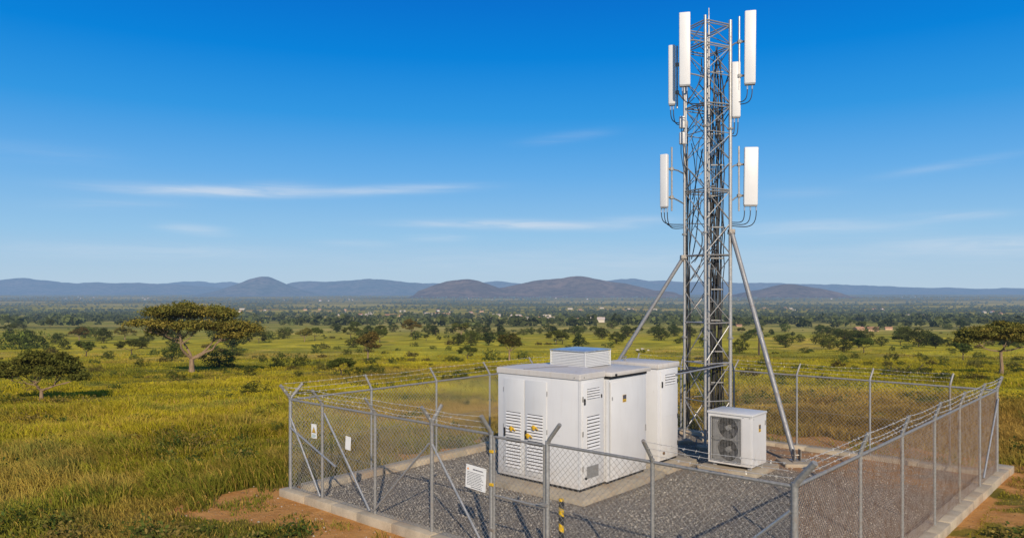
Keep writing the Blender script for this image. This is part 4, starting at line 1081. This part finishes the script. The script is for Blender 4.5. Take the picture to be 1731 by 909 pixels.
# cabinet 2 behind it
D2 = 1.66
x0, y0 = uv2w(2.66, 3.86 + CD + .03)
c2 = tag(empty('equipment_cabinet', (x0, y0, 0), ROT), 'plain white cabinet joined behind the front cabinet, with overhanging roof and one small yellow sticker', 'cabinet')
W2 = CW + .04
obj('body', MB().bbox(0, W2, 0, D2, ZB, 2.50, .012, 2), WHITE, c2, True)
obj('base_frame', MB().box(.03, W2 - .04, .03, D2 - .05, .155, ZB + .01), DARK, c2)
mb = MB(); zr = 2.505
mb.bbox(-.02, W2 + .10, .02, D2 + .06, zr + .06, zr + .16, .02, 2); obj('roof', mb, ROOF, c2, True)
obj('roof_shade_strip', MB().box(.02, W2 + .03, .06, D2 - .02, zr + .001, zr + .062), DARK, c2)  # dark strip put in for the shade under the roof overhang
d = obj('side_door', MB().bbox(W2 + .0015, W2 + .018, .13, D2 - .04, .30, 2.42, .007, 2), WHITE, c2, True)
obj('door_seal', MB().box(W2 + .001, W2 + .010, .085, .10, .28, 2.44), GREYP, c2)
sticker(d, W2 + .0185, .60, .75, 1.93, 2.10)
obj('handle', MB().bbox(W2 + .0185, W2 + .04, D2 - .09, D2 - .06, 1.15, 1.30, .006), GREYP, d)
obj('latch', MB().bbox(W2 + .0185, W2 + .035, .15, .18, 2.02, 2.10, .005), GREYP, d)
obj('corner_trim', MB().bbox(W2 - .05, W2 + .012, -.012, .055, ZB - .004, 2.498, .005, 1), WHITE2, c2)
obj('roof_bracket', MB().bbox(W2 + .102, W2 + .125, .16, .22, zr + .07, zr + .12, .004), DARK, c2)
# ventilation box on the roofs
x0, y0 = uv2w(2.66 + 1.52 - 1.02, 5.20)
vb = tag(empty('rooftop_ventilator', (x0, y0, 2.667), ROT), 'square louvred ventilation box with shiny blue-white lid on top of the cabinets', 'ventilator')
VW, VD, VH = 1.02, 1.06, .37
obj('core', MB().box(.035, VW - .035, .035, VD - .035, .0, VH), m_flat('pale_grey_core', (.52, .52, .50), .6), vb)
mb = MB(); nsl = 9
for k in range(nsl):
    z = .015 + k * (VH - .03) / nsl; t = (VH - .03) / nsl
    a, b = .0, .022
    vs = [(a, a, z), (VW - a, a, z), (VW - a, VD - a, z), (a, VD - a, z), (b, b, z + t * .82), (VW - b, b, z + t * .82), (VW - b, VD - b, z + t * .82), (b, VD - b, z + t * .82)]
    mb.add(vs, [(0, 1, 5, 4), (1, 2, 6, 5), (2, 3, 7, 6), (3, 0, 4, 7)])
obj('louvres', mb, WHITE2, vb)
mb = MB()
for (a, b) in ((0, 0), (VW, 0), (VW, VD), (0, VD)): mb.bbox(a - .012, a + .012, b - .012, b + .012, 0, VH, .003, 1)
obj('corner_post', mb, WHITE2, vb)
mb = MB(); mb.bbox(-.02, VW + .02, -.02, VD + .02, VH + .001, VH + .028, .006, 2); obj('lid', mb, ALU, vb, True)
# cabinet 3 : tall rear
x0, y0 = uv2w(3.50, 7.30)
c3 = tag(empty('equipment_cabinet', (x0, y0, 0), ROT), 'narrow white rear cabinet with small vent at the top, nearest the tower', 'cabinet')
W3, D3, H3 = 1.40, 1.02, 2.52
obj('body', MB().bbox(0, W3, 0, D3, ZB - .01, H3, .012, 2), WHITE, c3, True); obj('base_frame', MB().box(.04, W3 - .03, .03, D3 - .03, .15, ZB), DARK, c3)
obj('roof', MB().bbox(-.03, W3 + .035, -.035, D3 + .035, H3 + .003, H3 + .135, .02, 2), ROOF, c3, True)
d = obj('side_door', MB().bbox(W3 + .0015, W3 + .02, .13, D3 - .07, .28, H3 - .06, .007, 2), WHITE, c3, True)
obj('vent_shade_panel', MB().box(W3 + .0225, W3 + .0245, .33, .83, 2.10, 2.36), DARK, d); obj('vent', louvre(MB(), .325, .835, 2.10, 2.36, 4, 'S', W3 + .025), WHITE, d)  # dark panel paints the shade behind these slats
obj('handle', MB().bbox(W3 + .0215, W3 + .05, .15, .185, 2.05, 2.2, .006), DARK, d); obj('lock', MB().tube([(W3 + .02, .24, .40), (W3 + .055, .24, .40)], .035, 10), m_flat('rusty_lock', (.16, .10, .06), .7), d)
for z in (.5, 1.2, 2.1): obj('hinge', MB().tube([(W3 + .024, D3 - .055, z), (W3 + .024, D3 - .055, z + .11)], .012, 8), DARK, d)
obj('door_rib', MB().bbox(W3 + .0205, W3 + .0255, .30, .86, 1.30, 1.315, .002, 1), WHITE2, d); obj('door_rib', MB().bbox(W3 + .0205, W3 + .0255, .28, .88, .36, .375, .002, 1), WHITE2, d)
for x, y in ((.25, .25), (.32, .22)): obj('lifting_eye', MB().tube([(x, y, H3 + .13), (x, y, H3 + .24)], .014, 7).tube([(x - .03, y, H3 + .24), (x + .03, y, H3 + .24)], .014, 7), GALVD, c3)

# ------------------------------------------------------------------ air conditioner
x0, y0 = uv2w(5.80, 8.22)
ac = tag(empty('air_conditioner', (x0, y0, 0), ROT), 'white outdoor air conditioning unit with two stacked fans behind a wire grille', 'air conditioner')
AW, AD, AH = 1.14, .86, 1.49; zb = .21; fx0, fx1, fz0, fz1 = .09, .86, zb + .07, AH - .13
mb = MB()
mb.bbox(0, fx0, 0, .02, zb, AH - .06, .005, 1); mb.bbox(fx1, AW, 0.0, .02, zb, AH - .06, .005, 1); mb.box(fx0 + .001, fx1 - .001, 0.001, .02, zb, fz0); mb.box(fx0 + .001, fx1 - .001, 0.001, .02, fz1, AH - .06)
mb.bbox(AW - .02, AW, .021, AD, zb, AH - .06, .005, 1); mb.bbox(0, .02, .021, AD, zb, AH - .06, .005, 1); mb.box(.021, AW - .021, AD - .02, AD - .001, zb, AH - .06); mb.box(.021, AW - .021, .021, AD - .021, zb, zb + .02)
mb.bbox(fx1 + .03, AW - .03, -.006, -.001, zb + .06, AH - .12, .002, 1)
obj('casing', mb, WHITE, ac)
obj('top_cover', MB().bbox(-.02, AW + .02, -.025, AD + .02, AH - .058, AH, .012, 2), WHITE2, ac, True)
FCZ = [(fz0 + (fz1 - fz0) * .25), (fz0 + (fz1 - fz0) * .75)]; FX = (fx0 + fx1) / 2; FR = .275
# shroud plate with two round openings
bm = bmesh.new(); n = 48; zs = [fz0, (fz0 + fz1) / 2, fz1]
for k, cz in enumerate(FCZ):
    lo, hi = zs[k], zs[k+1]; rin, rout = [], []
    for j in range(n):
        a = 2 * PI * j / n; ca, sa = math.cos(a), math.sin(a)
        hx, hz = (fx1 - fx0) / 2, (hi - lo) / 2; q = min(hx / max(abs(ca), 1e-6), hz / max(abs(sa), 1e-6))
        rin.append(bm.verts.new((FX + ca * FR, .06, cz + sa * FR))); rout.append(bm.verts.new((FX + ca * q, .06, (lo + hi) / 2 + sa * q)))
    r2 = [bm.verts.new((v.co.x, .16, v.co.z)) for v in rin]
    for j in range(n):
        bm.faces.new((rin[j], rin[(j+1) % n], rout[(j+1) % n], rout[j])); bm.faces.new((rin[j], r2[j], r2[(j+1) % n], rin[(j+1) % n]))
me = bpy.data.meshes.new('fan_shroud'); bm.to_mesh(me); bm.free(); link('fan_shroud', me, GREYP, ac)
obj('coil', MB().box(.03, fx1 + .02, .30, .33, zb + .03, AH - .07), m_flat('dark_coil', (.035, .035, .04), .6), ac)
for cz in FCZ:
    mb = MB()
    for b_ in range(5):
        a0 = b_ * 2 * PI / 5 + .3; vs = []
        for i in range(5):
            a = a0 + i * .2
            vs += [(FX + math.cos(a) * .06, .13 + i * .018, cz + math.sin(a) * .06), (FX + math.cos(a) * (FR - .015), .11 + i * .02, cz + math.sin(a) * (FR - .015))]
        mb.add(vs, [(2*i, 2*i+1, 2*i+3, 2*i+2) for i in range(4)])
    fn = obj('fan', mb, m_flat('dark_fan_plastic', (.07, .07, .075), .45), ac)
    obj('hub', MB().tube([(FX, .09, cz), (FX, .20, cz)], [.065, .075], 20), GREYP, fn, True)
    obj('cap', MB().tube([(FX, .055, cz), (FX, .088, cz)], [.03, .045], 14), ALU, fn, True)
mb = MB()
for k in range(19): x = fx0 + .02 + k * (fx1 - fx0 - .04) / 18; mb.tube([(x, -.012, fz0 - .01), (x, -.012, fz1 + .01)], .0032, 4, False)
for k in range(34): z = fz0 + k * (fz1 - fz0) / 33; mb.tube([(fx0, -.017, z), (fx1, -.017, z)], .0026, 4, False)
for z in (fz0, (fz0 + fz1) / 2, fz1): mb.box(fx0 - .01, fx1 + .01, -.026, -.021, z - .009, z + .009)
for x in (fx0, fx1): mb.box(x - .008, x + .008, -.033, -.0265, fz0, fz1)
obj('fan_grille', mb, GALVD, ac)
for x in (.10, AW - .14):
    for y in (.06, AD - .12): obj('foot', MB().bbox(x, x + .09, y, y + .07, .13, zb, .008, 1), GREYP, ac)
sticker(ac, AW + .001, .40, .52, 1.02, 1.20)
obj('valve', MB().bbox(AW + .0005, AW + .03, AD - .10, AD - .06, 1.16, 1.27, .008), GREYP, ac)
obj('screws', MB().tube([(AW - .05, -.003, AH - .09), (AW - .05, -.012, AH - .09)], .010, 8).tube([(fx1 + .06, -.003, AH - .09), (fx1 + .06, -.012, AH - .09)], .010, 8).tube([(AW, .10, AH - .12), (AW + .008, .10, AH - .12)], .010, 8).tube([(AW, .10, zb + .05), (AW + .008, .10, zb + .05)], .010, 8), GALVD, ac)

# ------------------------------------------------------------------ lattice tower
TD = 21.7; TX = (1195.5 - CX) / F * TD
ppm = TD / F
def tz(y): return CAMH + (HY - y) * ppm
tw = tag(empty('lattice_tower', (TX, TD, 0)), 'square galvanised steel lattice tower rising above the compound', 'tower')
s61 = 35.5 * ppm; off = 12.5 * ppm
legs = {'l': (-s61, off), 'f': (-off, -s61), 'r': (s61, -off), 'b': (off - 3*ppm, s61)}
ZT = {'l': tz(47), 'f': tz(39), 'r': tz(39), 'b': tz(52)}
for k, (x, y) in legs.items():
    r = {'l': .040, 'f': .041, 'r': .052, 'b': .036}[k]
    lg = obj('leg', MB().tube([(x, y, .1), (x, y, ZT[k])], r, 14), TOWER, tw, True)
    for z in (3.1, 6.1, 9.1): obj('flange', MB().tube([(x, y, z), (x, y, z + .05)], r + .035, 12), GALVD, lg, True)
    obj('footing', MB().bbox(x - .2, x + .2, y - .2, y + .2, -.1, .12, .02, 2), CONCD, lg)
order = ['l', 'f', 'r', 'b']; faces = [(order[i], order[(i+1) % 4]) for i in range(4)]
levels = [.35, 1.35, 2.42, 3.56, 4.5, 5.5, 6.45, 7.38, 8.2, 9.0, 9.80, 10.65, 11.50, 12.12]
rng = np.random.default_rng(17)
for i, z in enumerate(levels):
    big = z in (2.42, 3.56, 5.5, 7.38, 9.80, 11.50, 12.12)
    for a, b in faces:
        if not big and rng.random() < .55: continue
        (xa, ya), (xb, yb) = legs[a], legs[b]
        m = MB().tube([(xa, ya, z + rng.normal() * .01), (xb, yb, z + rng.normal() * .01)], .021 if big else .014, 7)
        if big and z > 7: m.tube([(xa, ya, z - .07), (xb, yb, z - .07)], .016, 6)
        obj('horizontal_brace', m, GALVD if rng.random() < .45 else TOWER, tw, True)
for i, (z0_, z1_) in enumerate(zip(levels[:-1], levels[1:])):
    for j, (a, b) in enumerate(faces):
        (xa, ya), (xb, yb) = legs[a], legs[b]
        for fl in ((0, 1) if (i + j) % 3 != 2 else ((i + j) % 2,)):
            p_, q_ = ((xa, ya), (xb, yb)) if fl == 0 else ((xb, yb), (xa, ya))
            k = .985 if fl == 0 else 1.0
            obj('diagonal_brace', MB().tube([(p_[0] * k, p_[1] * k, z0_ + .04), (q_[0] * k, q_[1] * k, z1_ - .04)], .0135, 6), [TOWER, GALVD, GALV][int(rng.integers(0, 3))], tw, True)
obj('lightning_rod', MB().tube([(.06, .05, .3), (.06, .05, tz(60)), (.06, .05, tz(40)), (.06, .05, tz(13))], [.034, .034, .022, .014], 9), TOWER, tw, True)
obj('standoff_pipe', MB().tube([(legs['l'][0] + .11, legs['l'][1] + .12, .4), (legs['l'][0] + .11, legs['l'][1] + .12, tz(200))], .024, 8), TOWER, tw, True)
for z in np.arange(1.0, 9.2, 1.15): obj('clamp', MB().tube([(legs['l'][0], legs['l'][1], z), (legs['l'][0] + .11, legs['l'][1] + .12, z)], .018, 6), GALVD, tw)
for z in np.arange(.8, 11.8, .48):   # step bolts on the inner pipe
    obj('step_bolt', MB().tube([(.06, .05, z), (.06 + (.17 if int(z * 10) % 2 else -.17), .03, z)], .010, 5), GALVD, tw)
# cable ladder inside the right leg
cl_ = tag(empty('cable_bundle', (TX + .28, TD + .10, 0)), 'thick bundle of black cables running down inside the right side of the tower', 'cables')
for k in range(21):
    bx, by = (k % 8) * .046 - .15, (k // 8) * .055 - .05
    zt = rng.uniform(tz(205), tz(92)) if k > 3 else tz(rng.uniform(300, 330))
    pts = []; z = .25
    while z < zt:
        pts.append((bx + rng.normal() * .014 + .05 * math.sin(z * .9 + k), by + rng.normal() * .014, z)); z += .45
    pts.append((bx + rng.normal() * .20, by + rng.normal() * .12, zt + .3))
    obj('cable', MB().tube(pts, rng.uniform(.011, .018), 6), BLACK, cl_, True)
for k, z in enumerate(np.arange(.9, 11.2, .9)):
    obj('cable_clamp', MB().bbox(-.17, .19, -.10, -.085, z, z + .04, .004, 1), GALVD, cl_)
# thinner loose cables weaving through the lattice
lc = tag(empty('loose_cables', (TX, TD, 0)), 'thin looping cables hanging loose inside the upper lattice', 'cables')
for k in range(28):
    za = rng.uniform(6.2, 11.4); zb_ = za - rng.uniform(.8, 2.4)
    pa = np.array([rng.uniform(-.48, .45), rng.uniform(-.3, .3), za]); pb = np.array([rng.choice([-.5, -.42, .30, .36, .2]) + rng.normal() * .04, rng.uniform(-.2, .25), zb_])
    mid = (pa + pb) / 2 + np.array([rng.normal() * .16, rng.normal() * .1, -.12])
    P_ = [(1-t)**2 * pa + 2*t*(1-t) * mid + t*t * pb for t in np.linspace(0, 1, 9)]
    obj('cable', MB().tube(P_, rng.choice([.010, .013, .016]), 5), BLACK if rng.random() < .8 else GALV, lc, True)
for k in range(5):
    x = legs['l'][0] + .06 + k * .028; pts = [(x + rng.normal() * .012, legs['l'][1] + .06 + rng.normal() * .02, z) for z in np.arange(.5, rng.uniform(7, 9.6), .5)]
    obj('cable', MB().tube(pts, .012, 5), BLACK, lc, True)

# struts
def strut(foot_uv, top, name, label, r):
    fx, fy = uv2w(*foot_uv); o = tag(empty(name, (fx, fy, 0)), label, 'strut'); t = Vector(top) - Vector((fx, fy, 0)); a = t * .028
    mid = t * .53
    obj('tube', MB().tube([a, t], r, 14), STRUT, o, True); obj('sleeve', MB().tube([mid - t * .012, mid + t * .012], r + .012, 14), GALVD, o, True)
    obj('clamp', MB().tube([t * .985, t * 1.004], r + .022, 12).bbox(t.x - .09, t.x + .09, t.y - .09, t.y + .09, t.z - .05, t.z + .06, .015), GALVR, o)
    obj('foot_plate', MB().bbox(-.16, .16, -.16, .16, .12, .145, .006, 1).bbox(-.09, -.065, -.09, .09, .146, .42, .006, 1).bbox(.065, .09, -.09, .09, .146, .42, .006, 1).tube([(-.11, 0, .27), (.11, 0, .27)], .018, 8), GALVR, o)
    obj('footing', MB().bbox(-.42, .42, -.36, .36, -.1, .118, .04, 2), CONCD, o); return o
strut((7.32, 10.1), (TX + legs['r'][0] + .03, TD + legs['r'][1], tz(392)), 'tower_strut', 'right slanting tube strut from the tower to the gravel beside the air conditioner', .066)
strut((.83, 9.12), (TX + legs['l'][0] - .03, TD + legs['l'][1], tz(434)), 'tower_strut', 'left slanting tube strut from the tower down behind the white cabinets', .056)

# cable bridge from the rear cabinet to the tower
xa, ya = uv2w(4.86, 8.1); o = tag(empty('cable_tray', (xa, ya, 0)), 'thin horizontal steel cable tray from the rear cabinet to the tower', 'cable tray')
t = Vector((TX + legs['r'][0] * .8 - xa, TD - .1 - ya, 0)); n_ = Vector((-t.y, t.x, 0)).normalized()
for sgn in (-1, 1): obj('side_rail', MB().tube([n_ * .10 * sgn + Vector((0, 0, 2.33)), n_ * .10 * sgn + t + Vector((0, 0, 2.36))], .022, 6), GALV, o)
for k in range(8): q = t * ((k + .5) / 8) + Vector((0, 0, 2.345)); obj('rung', MB().tube([q - n_ * .1, q + n_ * .1], .010, 5), GALV, o)
obj('cable', MB().tube([(0, 0, 2.375), t * .5 + Vector((0, 0, 2.37)), t + Vector((0, 0, 2.40))], .022, 6), BLACK, o)

# ------------------------------------------------------------------ antennas
def antenna(label, x, ytop, ybot, wpx, dd, rz, leg, pipe, arms, depth=.14, tilt=0, ncab=2, cab_to=None, pipe_top=None, pipe_bot=None, rnd=.03, group=None):
    """panel antenna whose centre is x px at depth dd; pipe = offset (m) of its mounting pipe, in world x,y"""
    m_ = dd / F; X = (x - CX) * m_; zt = CAMH + (HY - ytop) * m_; zb_ = CAMH + (HY - ybot) * m_; w = wpx * m_; h = zt - zb_
    o = tag(empty('panel_antenna', (X, dd, zb_)), label, 'antenna', group)
    Mx = Matrix.Rotation(tilt, 4, 'Y') @ Matrix.Rotation(rz, 4, 'Z')
    obj('radome', MB().bbox(-w/2, w/2, -depth/2, depth/2, 0.03, h, rnd, 3, Mx), RADOME, o, True)
    obj('end_cap', MB().bbox(-w/2 + .012, w/2 - .012, -depth/2 + .012, depth/2 - .012, 0.0, .034, .012, 2, Mx), GREYP, o)
    pt = (CAMH + (HY - pipe_top) * m_ - zb_) if pipe_top else h + .1; pb_ = (CAMH + (HY - pipe_bot) * m_ - zb_) if pipe_bot else -.15
    px_, py_ = pipe
    obj('mounting_pipe', MB().tube([(px_, py_, pb_), (px_, py_, pt)], .027, 9), TOWER, o, True)
    lx, ly = TX + legs[leg][0] - X, TD + legs[leg][1] - dd
    bk = Mx @ Vector((0, depth / 2, 0))
    for k, ya_ in enumerate(arms):
        z = CAMH + (HY - ya_) * m_ - zb_
        obj('bracket', MB().tube([(bk.x, bk.y, z), (px_, py_, z)], .032, 8).bbox(px_ - .05, px_ + .05, py_ - .05, py_ + .05, z - .05, z + .05, .01, 1), GALVD, o)
        obj('mount_arm', MB().tube([(px_, py_, z), ((px_ + lx) / 2, (py_ + ly) / 2, z - .02 - .05 * k), (lx, ly, z - .10 - .06 * k)], .021, 7), GALVD, o, True)
    for k in range(ncab):
        q = Mx @ Vector(((k - (ncab - 1) / 2) * w * .42, 0, 0)); 
        cn_ = obj('connector', MB().tube([(q.x, q.y, .0), (q.x, q.y, -.12)], .022, 8), ALU, o, True)
        dz = -.42 - .07 * k; tx, ty = lx * .92, ly * .92
        P_ = []
        for t in np.linspace(0, 1, 11):
            c0, c1_, c2_, c3_ = np.array([q.x, q.y, -.12]), np.array([q.x, q.y, -.12 + dz * .95]), np.array([q.x + (tx - q.x) * .35, q.y + (ty - q.y) * .35, dz * 1.05]), np.array([tx, ty, dz * .75 - .12])
            P_.append((1-t)**3*c0 + 3*(1-t)**2*t*c1_ + 3*(1-t)*t*t*c2_ + t**3*c3_)
        obj('jumper_cable', MB().tube(P_, .013, 6), BLACK, o, True)
    return o
antenna('tall white panel antenna at the top left front of the tower', 1157.5, 22, 147, 18.5, 20.9, R(-14), 'f', (.10, .30), (62, 118), .16, 0, 2, None, 45, 240)
antenna('tall white panel antenna at the top right of the tower', 1267.5, 19, 144, 18.5, 21.2, R(-16), 'r', (-.25, .16), (68, 126), .17, R(.5), 2, None, 25, 150)
antenna('narrow white panel antenna sticking out left, half in shade, below the top left panel', 1136, 77, 179, 11.5, 21.5, R(-24), 'l', (.17, .10), (108, 155), .15, 0, 2, None, 76, 182, .035)
antenna('white panel antenna behind the right tower leg, partly hidden below the top right panel', 1244.5, 105, 200, 14, 21.42, R(-14), 'r', (-.10, .16), (122, 178), .12, 0, 2, None, 104, 238)
antenna('short white panel antenna low on the left side of the tower', 1123, 261, 352, 13, 21.5, R(-38), 'l', (.23, .08), (285, 333), .15, 0, 3, None, 248, 356)
antenna('wide white panel antenna low on the right side of the tower', 1268.5, 249, 349, 23, 21.3, R(-8), 'r', (-.29, .12), (277, 330), .15, R(.8), 3, None, 246, 356)
for (x, y0_, y1_, w, lb) in [(1154, 197, 217, 11, 'small grey-white radio box clamped on the left tower leg, upper one'), (1153, 224, 244, 9, 'small white radio box hanging on the left tower leg, lower one')]:
    m_ = 21.6 / F; X = (x - CX) * m_; zt, zb_ = CAMH + (HY - y0_) * m_, CAMH + (HY - y1_) * m_
    o = tag(empty('radio_unit', (X, 21.6, zb_)), lb, 'radio unit'); w_ = w * m_
    obj('case', MB().bbox(-w_/2, w_/2, -.07, .07, 0, zt - zb_, .018, 2), RADOME, o, True)
    mb = MB()
    for k in range(5): mb.box(-w_/2 + .02 + k * (w_ - .04) / 5, -w_/2 + .03 + k * (w_ - .04) / 5, -.085, -.0705, .03, zt - zb_ - .03)
    obj('cooling_fins', mb, RADOME, o)
    obj('bracket', MB().tube([(w_/2 - .01, .02, .15), (TX + legs['l'][0] - X, TD + legs['l'][1] - 21.6, .15)], .022, 7), GALVD, o)
    for k in range(2): obj('cable', MB().tube([(-.03 + .06 * k, 0, 0), (-.03 + .07 * k, 0, -.25), (.03 + .05 * k, .03, -.6), (TX + legs['l'][0] - X, .10, -.95)], .011, 6), BLACK, o, True)

SC.render.engine = 'CYCLES'; SC.cycles.max_bounces = 6; SC.cycles.use_denoising = True
